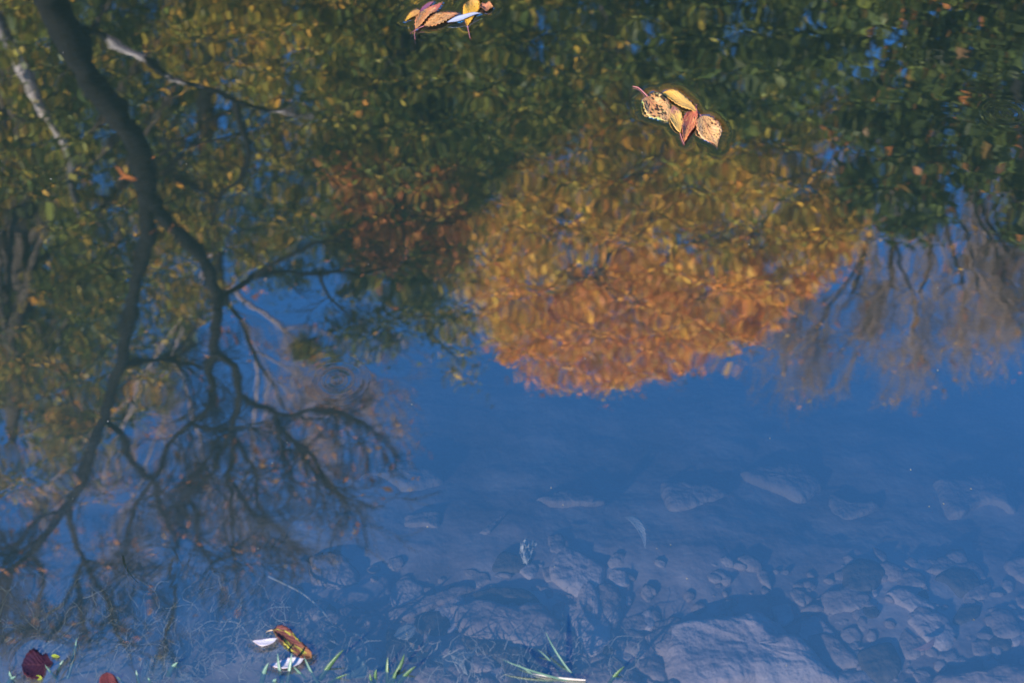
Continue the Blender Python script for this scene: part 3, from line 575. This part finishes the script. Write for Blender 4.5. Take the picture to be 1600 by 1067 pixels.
for i in range(620):
    q = rnd.random()
    cx = rnd.uniform(-20, 560) if q < 0.78 else rnd.uniform(560, 1000)
    top = 950 if cx < 480 else 1010
    cy = 1075 - (1075 - top) * (rnd.random() ** 1.2) - (40 if rnd.random() < .15 and cx < 430 else 0)
    L = rnd.uniform(12, 62) * (2 if rnd.random() < .08 else 1); a = rnd.gauss(math.pi / 2, 0.9) ; lift0 = rnd.uniform(0.004, 0.03)
    P = []
    for j in range(6):
        px = cx + L * j / 5 * math.cos(a); py = cy - L * j / 5 * math.sin(a); a += rnd.gauss(0, 0.14)
        p = bed_pt(px, py, lift0 + 0.004 * j); p[2] = min(p[2], -0.003); P.append(p)
    P = resample(P, 9); dg_.add(P, np.linspace(1, .35, 9) * rnd.uniform(.0005, .0014), 4, 0.5)
tag(dg_.build('sunken_grass', M_DEAD), 'tangle of pale dead grass strands sunken along the near shore', 'grass', kind='stuff')
for i, (pts, lab) in enumerate([
    ([(318, 1005), (345, 985), (385, 975), (420, 950), (455, 948)], 'forked pale root arching over the bed left of the curled leaf'),
    ([(345, 970), (370, 972), (388, 990), (395, 1005)], 'short curved pale root under the forked root'),
    ([(420, 900), (470, 925), (500, 950), (520, 975)], 'thin pale root slanting across the bed left of the stones'),
    ([(540, 993), (555, 990), (572, 997), (578, 1010)], 'small hooked pale twig behind the triangular sunken leaf'),
    ([(192, 868), (196, 885), (208, 902), (216, 910)], 'dark thin twig hanging in the water at the lower left')]):
    t = Tubes(); P = resample([bed_pt(x, y, 0.02) for x, y in pts], 14); c = P[0]
    t.add(P - c, np.linspace(.0018, .0009, 14), 6); o = t.build('sunken_root', M_DEAD if i < 4 else M_BARK_DARK); o.location = c
    tag(o, lab, 'root', 'sunken roots and twigs')

# ------------------------------------------------------------------ trees on the far bank, seen in the mirror of the water
def taper(w, D, py):                            # photo pixels -> radius in metres at that distance
    d = ray(800, py); return 0.5 * w * (D / d[1]) / FPX
def traced(pts, D, d1=None):
    d1 = D if d1 is None else d1; n = len(pts); P = []; r = []
    for i, (x, y, w) in enumerate(pts):
        DD = D + (d1 - D) * i / max(1, n - 1); P.append(sky_pt(x, y, DD)); r.append(taper(w, DD, y))
    m = max(6, n * 4); P = resample(np.array(P), m); r = np.interp(np.linspace(0, n - 1, m), np.arange(n), r) * (1 + 0.07 * rng.standard_normal(m)); P = P + rng.standard_normal(P.shape) * r[:, None] * 0.16; return P, r
def rand_unit(): 
    v = rng.standard_normal(3); return v / np.linalg.norm(v)
def grow(T, P, r, n, length, levels, spread=0.75, up=0.25, tips=None, rmin=0.0025, start=0.15, k=4, wob=0.22, ratio=0.5, dens=6, tipd=None):
    """side shoots along a branch, each with its own side shoots"""
    m = len(P)
    for _ in range(n):
        u = start + (1 - start) * rnd.random() ** 0.8; i = min(int(u * (m - 1)), m - 2)
        t = P[i + 1] - P[i]; t /= np.linalg.norm(t) + 1e-9
        d = t + spread * rand_unit() + np.array([0, 0, up]); d /= np.linalg.norm(d)
        L = length * rnd.uniform(0.5, 1.2); q = P[i].copy(); Q = [q]; st = 7
        for s in range(st):
            d = d + wob * rand_unit() + np.array([0, 0, up * 0.12]); d /= np.linalg.norm(d); q = q + d * L / st; Q.append(q)
        Q = np.array(Q); r0 = max(rmin * 1.2, min(r[i] * ratio, L * 0.014)); rr = np.linspace(r0, rmin, len(Q))
        T.add(Q, rr, k)
        if tips is not None: tips.extend(Q[3:])
        if levels > 1: grow(T, Q, rr, dens, length * 0.5, levels - 1, spread, up, tips, rmin, 0.2, 3, wob, ratio, dens)
LEAF_N = [0]
def leaf_cloud(centres, radii, per, size, palette, jitter=0.5, squash=0.8, shell=True, up=0.35, aspect=0.55):
    """many leaf-sized faces; returns V, F, col.  palette(centre index) -> rgb array (per,3)"""
    Vs, Cs = [], []
    for ci, (c, rad) in enumerate(zip(centres, radii)):
        n = per if np.isscalar(per) else per[ci]
        ax = rng.uniform(0.6, 1.4, 3) * np.array([1, 1, squash]); ns = max(1, n // 7)
        sp = rng.standard_normal((ns, 3)) * ax * rad * 0.85; which = rng.integers(0, ns, n)
        d = rng.standard_normal((n, 3)); p = c + sp[which] + d * 1.35 * size * rng.uniform(0.5, 1.3, ns)[which][:, None] * np.array([1, 1, 0.7]); d = sp[which] / (rad + 1e-6)
        tone_s = rng.uniform(0.7, 1.25, ns)[which][:, None]
        nrm = rng.standard_normal((n, 3)) * 0.95 + np.array([0, 0, up]) + 0.42 * SUN + 0.25 * d; nrm /= np.linalg.norm(nrm, axis=1)[:, None]
        a = np.cross(nrm, rng.standard_normal((n, 3))); a /= np.linalg.norm(a, axis=1)[:, None]; b = np.cross(nrm, a)
        s = size * 0.95 * rng.lognormal(0, 0.42, (n, 1)); fold = nrm * s * 0.12
        quad = np.stack([p - a * s * .5, p - b * s * .5 * aspect + fold, p + a * s * .5, p + b * s * .5 * aspect + fold], 1)
        Vs.append(quad.reshape(-1, 3)); col = palette(ci, ns)[which]; col = np.clip(0.7 * col + 0.3 * palette(ci, n), 0, 1); col = np.clip(col * tone_s * rng.uniform(1 - jitter, 1 + jitter, (n, 1)), 0, 1)
        Cs.append(np.repeat(np.hstack([col, np.ones((n, 1))]), 4, axis=0))
    V = np.vstack(Vs); C = np.vstack(Cs); F = np.arange(len(V)).reshape(-1, 4); return V, F, C
def in_poly(x, y, poly):
    ins = False; n = len(poly)
    for i in range(n):
        a, b = poly[i], poly[(i + 1) % n]
        if (a[1] > y) != (b[1] > y) and x < (b[0] - a[0]) * (y - a[1]) / (b[1] - a[1]) + a[0]: ins = not ins
    return ins
def edge_dist(x, y, poly):
    best = 1e9; n = len(poly)
    for i in range(n):
        a = np.array(poly[i], float); ab = np.array(poly[(i + 1) % n], float) - a; t = np.clip(((x - a[0]) * ab[0] + (y - a[1]) * ab[1]) / (ab @ ab + 1e-9), 0, 1)
        best = min(best, math.hypot(x - a[0] - t * ab[0], y - a[1] - t * ab[1]))
    return best
def clumps(poly, n, rpx, D, thick, holes=(), gap=0.0, gs=80.0):
    xs = [p[0] for p in poly]; ys = [p[1] for p in poly]; out = []; tries = 0
    while len(out) < n and tries < n * 60:
        tries += 1; x = rnd.uniform(min(xs), max(xs)); y = rnd.uniform(min(ys), max(ys))
        if not in_poly(x, y, poly): continue
        if gap and mnoise.noise(Vector((x / gs, y / gs, D * 3.7))) < 0.08 and rnd.random() < gap: continue
        e = edge_dist(x, y, poly); rp = rpx * rnd.uniform(0.6, 1.35); rp = min(rp, e + rpx * 0.25)
        if any(math.hypot((x - hx) / 1.0, y - hy) < hr + 0.45 * rp for hx, hy, hr in holes): continue
        t = min(thick, thick * (0.25 + e / 160.0)); DD = D + rnd.uniform(-t, t); c = sky_pt(x, y, DD)
        out.append((c, rp * (DD / ray(800, y)[1]) / FPX, x, y))
    return out
def palette_from(cols, weights=None):
    cols = np.array(cols, float)
    def f(n, w=weights): return cols[rng.choice(len(cols), n, p=w)]
    return f
def build_tree(name, label, base, trunk_px, D, crown, bark, leafsize, per, pal, limbs=10, group='trees on the far bank', twig_mat=None, extra=None, squash=.85, aspect=.55):
    root = np.array(base, float); e = empty(name, root, label, 'tree', group)
    T = Tubes(); P, r = traced(trunk_px, D)
    P = np.vstack([root, root * 0.4 + P[0] * 0.6, P]); r = np.concatenate([[r[0] * 1.5, r[0] * 1.1], r]); P = resample(P, 40); r = np.interp(np.linspace(0, 1, 40), np.linspace(0, 1, len(r)), r)
    T.add(P - root, r, 12); T.build('trunk', bark, e)
    TL = Tubes()
    if crown:
        for _ in range(limbs):
            c = rnd.choice(crown)[0]; i = rnd.randrange(12, 38); a = P[i]; mid = (a + c) / 2 + np.array([rnd.uniform(-.3, .3), rnd.uniform(-.3, .3), -0.1 * np.linalg.norm(c - a)])
            Q = resample(np.array([a, mid, c]), 12); TL.add(Q - root, np.linspace(max(r[i] * .45, .02), .008, 12), 6)
        if limbs: TL.build('limbs', bark, e)
        V, F, C = leaf_cloud([c[0] for c in crown], [c[1] for c in crown], per, leafsize, lambda ci, n: pal(crown[ci], n), squash=squash, aspect=aspect)
        mesh('crown', V - root, F, M_LEAF, e, False, col=C)
    return e, P, r, root

# palettes: real leaf colours
GREEN = [(0.065, 0.085, 0.014), (0.085, 0.10, 0.016), (0.12, 0.13, 0.02), (0.05, 0.07, 0.014)]
DKGREEN = [(0.034, 0.050, 0.014), (0.045, 0.062, 0.016), (0.06, 0.076, 0.018)]
OLIVE = [(0.22, 0.22, 0.03), (0.34, 0.28, 0.04), (0.15, 0.18, 0.03), (0.42, 0.30, 0.04)]
GOLD = [(0.66, 0.38, 0.04), (0.58, 0.31, 0.03), (0.50, 0.34, 0.04), (0.72, 0.36, 0.06)]
ORANGE = [(0.78, 0.27, 0.04), (0.72, 0.22, 0.035), (0.82, 0.37, 0.06), (0.70, 0.24, 0.09)]
RUST = [(0.42, 0.13, 0.04), (0.50, 0.17, 0.05), (0.34, 0.11, 0.04)]
def mixpal(*pw):
    cols = np.array([c for cs, w in pw for c in cs]); w = np.array([w / len(cs) for cs, w in pw for c in cs]); w = w / w.sum()
    return lambda n: cols[rng.choice(len(cols), n, p=w)]

# 1. dark forked tree on the left, nearest, nearly bare
D1 = 8.0
def dark_tree():
    base = np.array([sky_pt(60, -60, D1)[0] - 0.35, D1, 0.2]); e = empty('forked_tree', base, 'dark forked nearly bare tree mirrored down the left side of the pond', 'tree', 'trees on the far bank')
    T = Tubes(); P, r = traced([(64, -60, 62), (90, 20, 55), (138, 110, 49), (184, 180, 45), (218, 240, 41), (231, 300, 38), (236, 325, 34)], D1)
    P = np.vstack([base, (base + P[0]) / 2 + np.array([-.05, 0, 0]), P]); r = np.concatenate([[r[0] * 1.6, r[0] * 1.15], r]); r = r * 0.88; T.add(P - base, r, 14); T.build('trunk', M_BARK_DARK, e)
    limbs = {
     'A': [(233, 305, 31), (229, 370, 27), (213, 440, 24), (200, 500, 22), (190, 565, 21), (165, 640, 19), (140, 715, 18), (105, 785, 17), (60, 850, 15), (20, 892, 12), (-25, 950, 9)],
     'B': [(234, 305, 28), (262, 350, 25), (292, 376, 23), (319, 406, 21), (332, 440, 20), (339, 474, 19), (337, 519, 18), (334, 552, 17), (326, 577, 17), (334, 605, 14), (326, 635, 13), (300, 657, 12), (281, 680, 10), (259, 710, 9), (242, 740, 8)],
     'D': [(85, 5, 22), (124, 45, 15), (157, 60, 14), (199, 79, 13), (240, 101, 13), (270, 124, 13), (300, 135, 12), (337, 146, 12), (367, 159, 11), (405, 167, 9), (442, 174, 8), (487, 180, 5)]}
    subs = [
     [(190, 568, 12), (240, 564, 9), (290, 566, 8), (322, 575, 6)],
     [(160, 655, 14), (191, 687, 11), (202, 714, 11), (232, 736, 11), (246, 750, 11), (248, 769, 10), (254, 800, 9), (272, 831, 9), (275, 865, 8), (265, 893, 7), (275, 927, 6), (261, 975, 6), (261, 1027, 4)],
     [(103, 790, 13), (115, 831, 10), (127, 868, 9), (132, 879, 9), (144, 903, 9), (162, 927, 9), (175, 955, 8), (186, 989, 7), (198, 1015, 5)],
     [(132, 879, 9), (120, 906, 8), (127, 941, 8), (132, 972, 7), (141, 1022, 4)],
     [(132, 879, 7), (160, 880, 5), (179, 879, 5), (194, 874, 4)],
     [(120, 912, 7), (100, 940, 6), (76, 955, 6), (34, 979, 6), (-5, 1005, 5)],
     [(122, 937, 6), (100, 960, 6), (86, 975, 5), (60, 1000, 4)],
     [(52, 862, 9), (69, 893, 8), (65, 920, 7), (58, 955, 7), (48, 975, 6), (45, 1010, 4)],
     [(30, 885, 9), (15, 915, 8), (8, 935, 9), (-5, 950, 7)], [(90, 800, 7), (60, 810, 6), (25, 840, 6), (-10, 850, 5)], [(70, 838, 7), (40, 850, 6), (0, 862, 5)],
     [(336, 545, 15), (360, 571, 13), (371, 597, 13), (375, 620, 12), (367, 650, 11), (364, 672, 11), (366, 699, 10), (361, 715, 9), (354, 755, 8), (363, 779, 7), (363, 838, 6), (365, 896, 4)],
     [(375, 618, 11), (397, 631, 10), (427, 642, 10), (435, 661, 9), (457, 684, 9), (484, 706, 8), (505, 735, 7), (530, 769, 6), (549, 802, 3)],
     [(420, 640, 8), (450, 650, 7), (480, 642, 7), (525, 646, 8), (562, 661, 8), (583, 674, 4)],
     [(364, 680, 9), (349, 702, 8), (330, 735, 7), (310, 758, 7), (294, 774, 7), (303, 803, 7), (310, 838, 6), (327, 882, 5), (335, 905, 3)],
     [(294, 774, 7), (282, 786, 6), (262, 806, 6)], [(327, 882, 5), (351, 873, 5), (372, 850, 3)],
     [(356, 740, 8), (378, 779, 8), (402, 807, 8), (430, 817, 7), (457, 838, 5), (471, 864, 3)],
     [(300, 657, 9), (320, 668, 8), (345, 672, 8), (366, 680, 8)], [(366, 690, 8), (390, 720, 7), (402, 750, 6), (405, 790, 5), (425, 820, 3)],
     [(240, 742, 7), (220, 783, 7), (203, 820, 6), (196, 855, 6), (194, 872, 5), (206, 900, 4), (225, 915, 3)],
     [(337, 485, 14), (349, 462, 12), (375, 447, 11), (397, 432, 10), (431, 425, 8), (480, 425, 7), (525, 425, 7), (562, 431, 7), (605, 421, 4)],
     [(397, 432, 8), (424, 414, 7), (461, 395, 7), (517, 380, 6), (548, 362, 4)], [(500, 427, 6), (514, 459, 5), (529, 481, 5), (552, 500, 3)],
     [(367, 159, 12), (371, 187, 12), (386, 217, 11), (386, 247, 10), (371, 281, 8), (345, 300, 8), (341, 322, 7), (328, 356, 4)],
     [(372, 208, 7), (337, 221, 6), (292, 221, 6), (245, 214, 5)], [(345, 315, 6), (310, 290, 5), (275, 285, 4)],
     [(457, 684, 7), (480, 720, 6), (505, 745, 5), (548, 800, 3)], [(435, 661, 7), (440, 700, 6), (455, 730, 5), (460, 760, 3)], [(345, 690, 7), (320, 720, 6), (300, 735, 5), (285, 745, 4)]]
    all_b = []
    for nme, px in limbs.items():
        t = Tubes(); P, r = traced(px, D1, D1 + rnd.uniform(-.5, .3)); r = r * 0.88; t.add(P - base, r, 9); t.build('limb', M_BARK_SUNLIT if nme == 'D' else M_BARK_DARK, e); all_b.append((P, r))
    tb = Tubes()
    for px in subs:
        P, r = traced(px, D1 + rnd.uniform(-.1, .1), D1 + rnd.uniform(-.7, .7)); r = r * 0.95; tb.add(P - base, r, 7); all_b.append((P, r))
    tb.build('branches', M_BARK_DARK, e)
    tw = Tubes(); tips = []
    for bi, (P, r) in enumerate(all_b):
        if bi == 2: n = 4
        elif bi < 2: n = 18
        elif 23 < bi < 30: n = 5
        else: n = 19
        grow(tw, P, r, n, 0.62, 2, 0.85, 0.12, tips, 0.0030, 0.25 if bi > 2 else 0.5, 4, 0.25, 0.45, 8)
    tw.V = [v - base for v in tw.V]; tw.build('twigs', M_BARK_DARK, e)
    tips = [t for t in tips]; rnd.shuffle(tips); pick = tips[:240]
    pal = mixpal((ORANGE, .5), (GOLD, .2), (RUST, .4))
    V, F, C = leaf_cloud(pick, [0.08] * len(pick), 3, 0.05, lambda ci, n: pal(n)); mesh('crown', V - base, F, M_LEAF, e, False, col=C)
dark_tree()

# 2. green and gold tree behind it
polyL = [(-160, -220), (300, -220), (560, -200), (600, 60), (585, 230), (540, 330), (450, 380), (345, 440), (310, 530), (250, 620), (200, 700), (170, 775), (60, 800), (-40, 760), (-160, 720)]
holesL = [(285, 310, 26), (200, 95, 12), (330, 330, 12), (60, 445, 7), (120, 620, 8), (225, 480, 10), (30, 560, 6), (355, 395, 16)]
cr = clumps(polyL, 700, 24, 12.0, 1.7, holesL, .85, 70)
def palL(c, n):
    x, y = c[2], c[3]
    if x > 230: return mixpal((OLIVE, .55), (GREEN, .5), (DKGREEN, .3), (GOLD, .35))(n)
    if y > 560: return mixpal((GREEN, .6), (DKGREEN, .7), (OLIVE, .35), (GOLD, .35), (ORANGE, .12))(n)
    return mixpal((GREEN, .6), (DKGREEN, .9), (OLIVE, .25), (GOLD, .18))(n)
build_tree('leafy_tree', 'leafy green and gold tree mirrored in the upper left corner', (sky_pt(20, -60, 12)[0], 12.0, 0.7), [(25, -60, 60), (30, 100, 56), (28, 260, 48), (26, 420, 40), (24, 560, 30), (22, 700, 14)], 12.0, cr, M_BARK, 0.042, 210, palL, 26)
# 3. pale barked tree at the left edge
build_tree('pale_barked_tree', 'slim tree with pale flaking bark leaning in the upper left corner', (sky_pt(-60, -60, 9.6)[0] - .6, 9.6, 0.45), [(-60, -80, 22), (-5, 30, 21), (20, 75, 20), (38, 115, 19), (62, 162, 18), (82, 200, 16), (104, 240, 13), (116, 300, 10), (120, 340, 4)], 9.6,
           clumps([(-20, 20), (40, 20), (140, 200), (150, 340), (110, 400), (70, 360), (10, 130)], 16, 13, 9.4, .35), M_BARK_PALE, 0.05, 70, lambda c, n: mixpal((GREEN, .6), (OLIVE, .4))(n), 0)
# 4. dark green tree at centre
polyC = [(470, -220), (985, -220), (985, 60), (920, 170), (800, 250), (725, 330), (712, 450), (738, 520), (738, 602), (705, 592), (690, 545), (640, 525), (590, 548), (520, 560), (470, 545), (520, 490), (560, 430), (470, 320), (490, 200)]
cr = [c for c in clumps(polyC, 600, 27, 11.0, 1.6, [(495, 455, 28), (480, 480, 20), (560, 470, 14), (610, 480, 10), (760, 20, 10), (650, 60, 9)], .6, 70) if not (c[3] > 460 and c[2] < 690 and rnd.random() < .25)]
build_tree('evergreen_tree', 'dark green tree with ragged drooping tips mirrored at top centre', (sky_pt(700, -60, 11)[0], 11.0, 0.6), [(700, -60, 44), (690, 100, 36), (680, 250, 26), (672, 400, 16), (668, 500, 6)], 11.0, cr, M_BARK_DARK, 0.040, 260,
           lambda c, n: mixpal((GREEN, .6), (OLIVE, .8), (GOLD, .4))(n) if c[2] > 690 and c[3] > 260 else mixpal((DKGREEN, .6), (GREEN, .7), (OLIVE, .5 if c[3] < 350 else .3), (GOLD, .1))(n), 24)
cr = clumps([(535, 265), (620, 235), (705, 250), (722, 340), (716, 420), (640, 432), (575, 405)], 70, 17, 10.1, .5)
build_tree('russet_tree', 'small rusty orange tree mirrored left of the big orange maple', (sky_pt(640, -60, 10.1)[0], 10.1, 0.5), [(640, -60, 18), (632, 100, 14), (628, 250, 10), (632, 380, 4)], 10.1, cr, M_BARK_DARK, 0.05, 110,
           lambda c, n: mixpal((RUST, .5), (ORANGE, .5), (OLIVE, .2), (GREEN, .2))(n), 10)
# 5. orange maple crown
polyM = [(545, 270), (700, 240), (830, 190), (960, 110), (1160, 80), (1340, 150), (1345, 320), (1300, 400), (1250, 455), (1215, 490), (1160, 520), (1130, 548), (1060, 572), (1000, 588), (955, 602), (915, 582), (865, 592), (838, 604), (806, 572), (772, 525), (728, 485), (700, 430), (640, 420), (560, 395)]
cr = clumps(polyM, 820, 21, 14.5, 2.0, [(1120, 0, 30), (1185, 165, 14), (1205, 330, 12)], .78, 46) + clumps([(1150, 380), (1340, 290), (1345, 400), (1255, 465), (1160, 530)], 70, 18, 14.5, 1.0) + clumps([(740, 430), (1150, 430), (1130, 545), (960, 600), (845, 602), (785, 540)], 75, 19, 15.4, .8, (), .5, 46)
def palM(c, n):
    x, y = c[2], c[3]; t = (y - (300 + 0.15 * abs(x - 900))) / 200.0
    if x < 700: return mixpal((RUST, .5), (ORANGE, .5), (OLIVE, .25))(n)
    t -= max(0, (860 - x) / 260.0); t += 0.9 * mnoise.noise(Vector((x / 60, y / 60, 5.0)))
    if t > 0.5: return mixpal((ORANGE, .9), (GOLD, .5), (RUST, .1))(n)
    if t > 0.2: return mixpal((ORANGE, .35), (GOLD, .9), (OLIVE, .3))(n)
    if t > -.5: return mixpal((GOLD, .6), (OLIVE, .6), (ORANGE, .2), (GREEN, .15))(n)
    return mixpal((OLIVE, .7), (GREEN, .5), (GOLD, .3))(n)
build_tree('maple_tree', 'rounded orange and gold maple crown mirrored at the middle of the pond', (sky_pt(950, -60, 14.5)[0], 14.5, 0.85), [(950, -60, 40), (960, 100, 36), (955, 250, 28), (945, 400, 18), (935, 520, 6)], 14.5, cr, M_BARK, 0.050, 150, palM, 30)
# 6. brown green tree, top right
polyR = [(950, -220), (1760, -220), (1760, 130), (1610, 150), (1540, 200), (1500, 150), (1430, 190), (1390, 140), (1330, 190), (1240, 250), (1180, 240), (1100, 160), (990, 120)]
cr = clumps(polyR, 290, 26, 12.6, 1.5, [(1160, 30, 24), (1215, 15, 22), (1240, 45, 14), (1180, 165, 18), (1300, 150, 24), (1340, 140, 20), (1545, 62, 8), (1390, 165, 14), (1290, 190, 24)], .7, 60)
cr += clumps([(1310, 140), (1480, 120), (1475, 330), (1420, 390), (1380, 330), (1330, 330)], 55, 13, 13.5, 1.0) + clumps([(1470, 140), (1720, 120), (1720, 400), (1600, 390), (1520, 300)], 70, 13, 13.5, 1.0)
build_tree('shady_tree', 'dark brown green tree mirrored in the upper right corner', (sky_pt(1578, -60, 12.6)[0], 12.6, 0.7), [(1570, -60, 30), (1577, 0, 26), (1581, 75, 22), (1590, 150, 16), (1600, 240, 8)], 12.6, cr, M_BARK_DARK, 0.085, 140,
           lambda c, n: (mixpal((DKGREEN, .8), (GREEN, .4), (OLIVE, .12)) if c[2] < 1300 else mixpal((DKGREEN, .9), (GREEN, .35), (RUST, .07)))(n), 20)
# 7. bare fanning tree on the right
def bare_tree(name, label, base, D, trunks, n1, len1, lev, bark, twig, leaves=None, spread=.5, up=.35, tips_n=0, rmin=.004, leafsize=.06, dens=6, trunk_bark=None, limb_scale=1.0):
    base = np.array(base, float); e = empty(name, base, label, 'tree', 'trees on the far bank'); tw = Tubes(); tips = []
    for i, px in enumerate(trunks):
        t = Tubes(); P, r = traced(px, D + (rnd.uniform(-.4, .4) if i else 0), D + rnd.uniform(-.8, .8)); r = r * (limb_scale if i else 1)
        if i == 0: P = np.vstack([base, (base + P[0]) / 2, P]); r = np.concatenate([[r[0] * 1.5, r[0] * 1.2], r])
        t.add(P - base, r, 9); t.build('trunk' if i == 0 else 'limb', (trunk_bark or bark) if i == 0 else bark, e)
        grow(tw, P, r, n1, len1, lev, spread, up, tips, rmin, 0.35, 4, 0.16, 0.5, dens)
    tw.V = [v - base for v in tw.V]; tw.build('twigs', twig, e)
    if tips_n:
        rnd.shuffle(tips); pick = tips[:tips_n]; V, F, C = leaf_cloud(pick, [.14] * len(pick), 4, leafsize, lambda ci, n: leaves(n)); mesh('crown', V - base, F, M_LEAF, e, False, col=C)
bare_tree('bare_tree', 'bare brown twigged tree with a few orange leaves mirrored at the right', (sky_pt(1440, -60, 17)[0], 17.0, 0.95), 17.0, [
    [(1440, -60, 34), (1430, 60, 30), (1424, 150, 26), (1412, 187, 22), (1405, 232, 18), (1392, 270, 14), (1393, 340, 11), (1395, 400, 9), (1390, 450, 5)],
    [(1404, 235, 14), (1390, 262, 12), (1375, 285, 11), (1364, 311, 10), (1360, 360, 8), (1350, 400, 7), (1330, 460, 5)],
    [(1424, 150, 18), (1442, 221, 13), (1454, 262, 12), (1463, 300, 11), (1461, 337, 10), (1450, 400, 7), (1440, 460, 5)],
    [(1395, 400, 7), (1397, 417, 6), (1379, 455, 5), (1337, 526, 4)], [(1442, 210, 10), (1490, 270, 8), (1540, 330, 7), (1570, 400, 5)],
    [(1360, 340, 7), (1310, 400, 6), (1260, 450, 5), (1230, 480, 3)], [(1461, 320, 8), (1490, 390, 6), (1505, 450, 5), (1500, 500, 3)], [(1450, 250, 9), (1520, 250, 7), (1600, 270, 6), (1660, 280, 5)],
    [(1395, 380, 7), (1420, 440, 5), (1430, 500, 4), (1425, 540, 3)], [(1360, 370, 6), (1330, 430, 5), (1290, 490, 4), (1270, 520, 3)], [(1500, 260, 7), (1540, 360, 6), (1560, 430, 5), (1570, 490, 3)], [(1480, 300, 6), (1520, 400, 5), (1530, 470, 3)], [(1560, 260, 6), (1600, 350, 5), (1620, 430, 3)]],
    20, 1.3, 3, M_BARK_DARK, M_TWIG_BROWN, mixpal((ORANGE, .5), (GOLD, .5), (RUST, .4)), .6, .25, 420, .0020, .06, 7)
# 8. dark fine twigged tree at the right edge
cr = clumps([(1520, 230), (1600, 180), (1760, 160), (1760, 540), (1640, 540), (1590, 520), (1560, 470), (1500, 400)], 110, 22, 20, 1.5, [(1560, 260, 16), (1540, 350, 14), (1590, 420, 12)])
build_tree('dusky_tree', 'dusky blue green tree with sparse leaves at the right edge', (sky_pt(1680, -60, 20)[0], 20.0, 1.05), [(1680, -60, 26), (1660, 150, 22), (1640, 300, 14), (1620, 450, 5)], 20.0, cr, M_BARK_DARK, 0.06, 230, lambda c, n: mixpal((DKGREEN, .8), (RUST, .12))(n), 16)
# 9. pale twigged bare tree far behind the dark forked tree
bare_tree('pale_twigged_tree', 'bare tree with pale pinkish twigs behind the dark forked tree', (sky_pt(330, -60, 17.5)[0], 17.5, 0.95), 17.5, [
    [(330, -60, 34), (320, 100, 30), (325, 250, 24), (335, 380, 18), (350, 460, 12), (375, 500, 8), (395, 550, 7), (420, 600, 6), (445, 640, 4)],
    [(345, 440, 12), (400, 480, 10), (440, 510, 9), (490, 550, 7), (520, 590, 5)], [(335, 380, 9), (300, 480, 7), (270, 560, 6), (255, 650, 7), (260, 740, 4)],
    [(390, 540, 7), (430, 565, 6), (470, 590, 5), (500, 620, 3)], [(300, 480, 9), (240, 560, 8), (200, 650, 6), (160, 740, 4)], [(400, 560, 7), (400, 640, 6), (390, 720, 5), (370, 790, 3)],
    [(270, 560, 8), (300, 640, 7), (320, 720, 5), (330, 800, 3)], [(440, 510, 7), (500, 520, 6), (560, 560, 5), (600, 620, 3)], [(430, 600, 6), (480, 650, 5), (510, 690, 3)],
    [(240, 580, 7), (180, 640, 6), (110, 720, 5), (50, 800, 3)], [(255, 660, 6), (220, 750, 5), (190, 830, 3)]],
    11, 1.5, 3, M_TWIG_PALE, M_TWIG_PALE, mixpal((ORANGE, .5), (RUST, .5), (GOLD, .2)), .6, .25, 900, .003, .06, 6, M_BARK_DARK, 0.6)
# 10. tall dark trees further back, filling behind the crowns
for px, D, top, lab in ((110, 21, 690, 'tall shaded tree far back behind the green and gold tree'), (430, 22, 440, 'tall olive tree far back between the forked limbs of the dark tree'), (560, 25, 400, 'tall shaded tree far back left of centre'), (800, 25, 525, 'tall shaded tree far back behind the left half of the orange maple'), (1050, 25.5, 505, 'tall shaded tree far back behind the right half of the orange maple'), (1230, 26, -30, 'tall shaded tree far back right of the orange maple'), (1560, 24, -30, 'tall shaded tree far back behind the brown green tree')):
    w = 240 if px > 200 else 190
    cr = clumps([(px - w, -220), (px + w, -220), (px + w * .95, top - 150), (px + w * .4, top - 20), (px, top), (px - w * .5, top - 30), (px - w * .9, top - 150)], 130 if px > 200 else 260, 42 if px > 200 else 32, D, 2.0)
    build_tree('tall_tree', lab, (sky_pt(px, -60, D)[0], D, 1.1), [(px, -60, 30), (px, 60, 22), (px, top - 60, 8)], D, cr, M_BARK_DARK, 0.06, 600, lambda c, n: mixpal((DKGREEN, .9), (GREEN, .35), (OLIVE, .08))(n), 12)
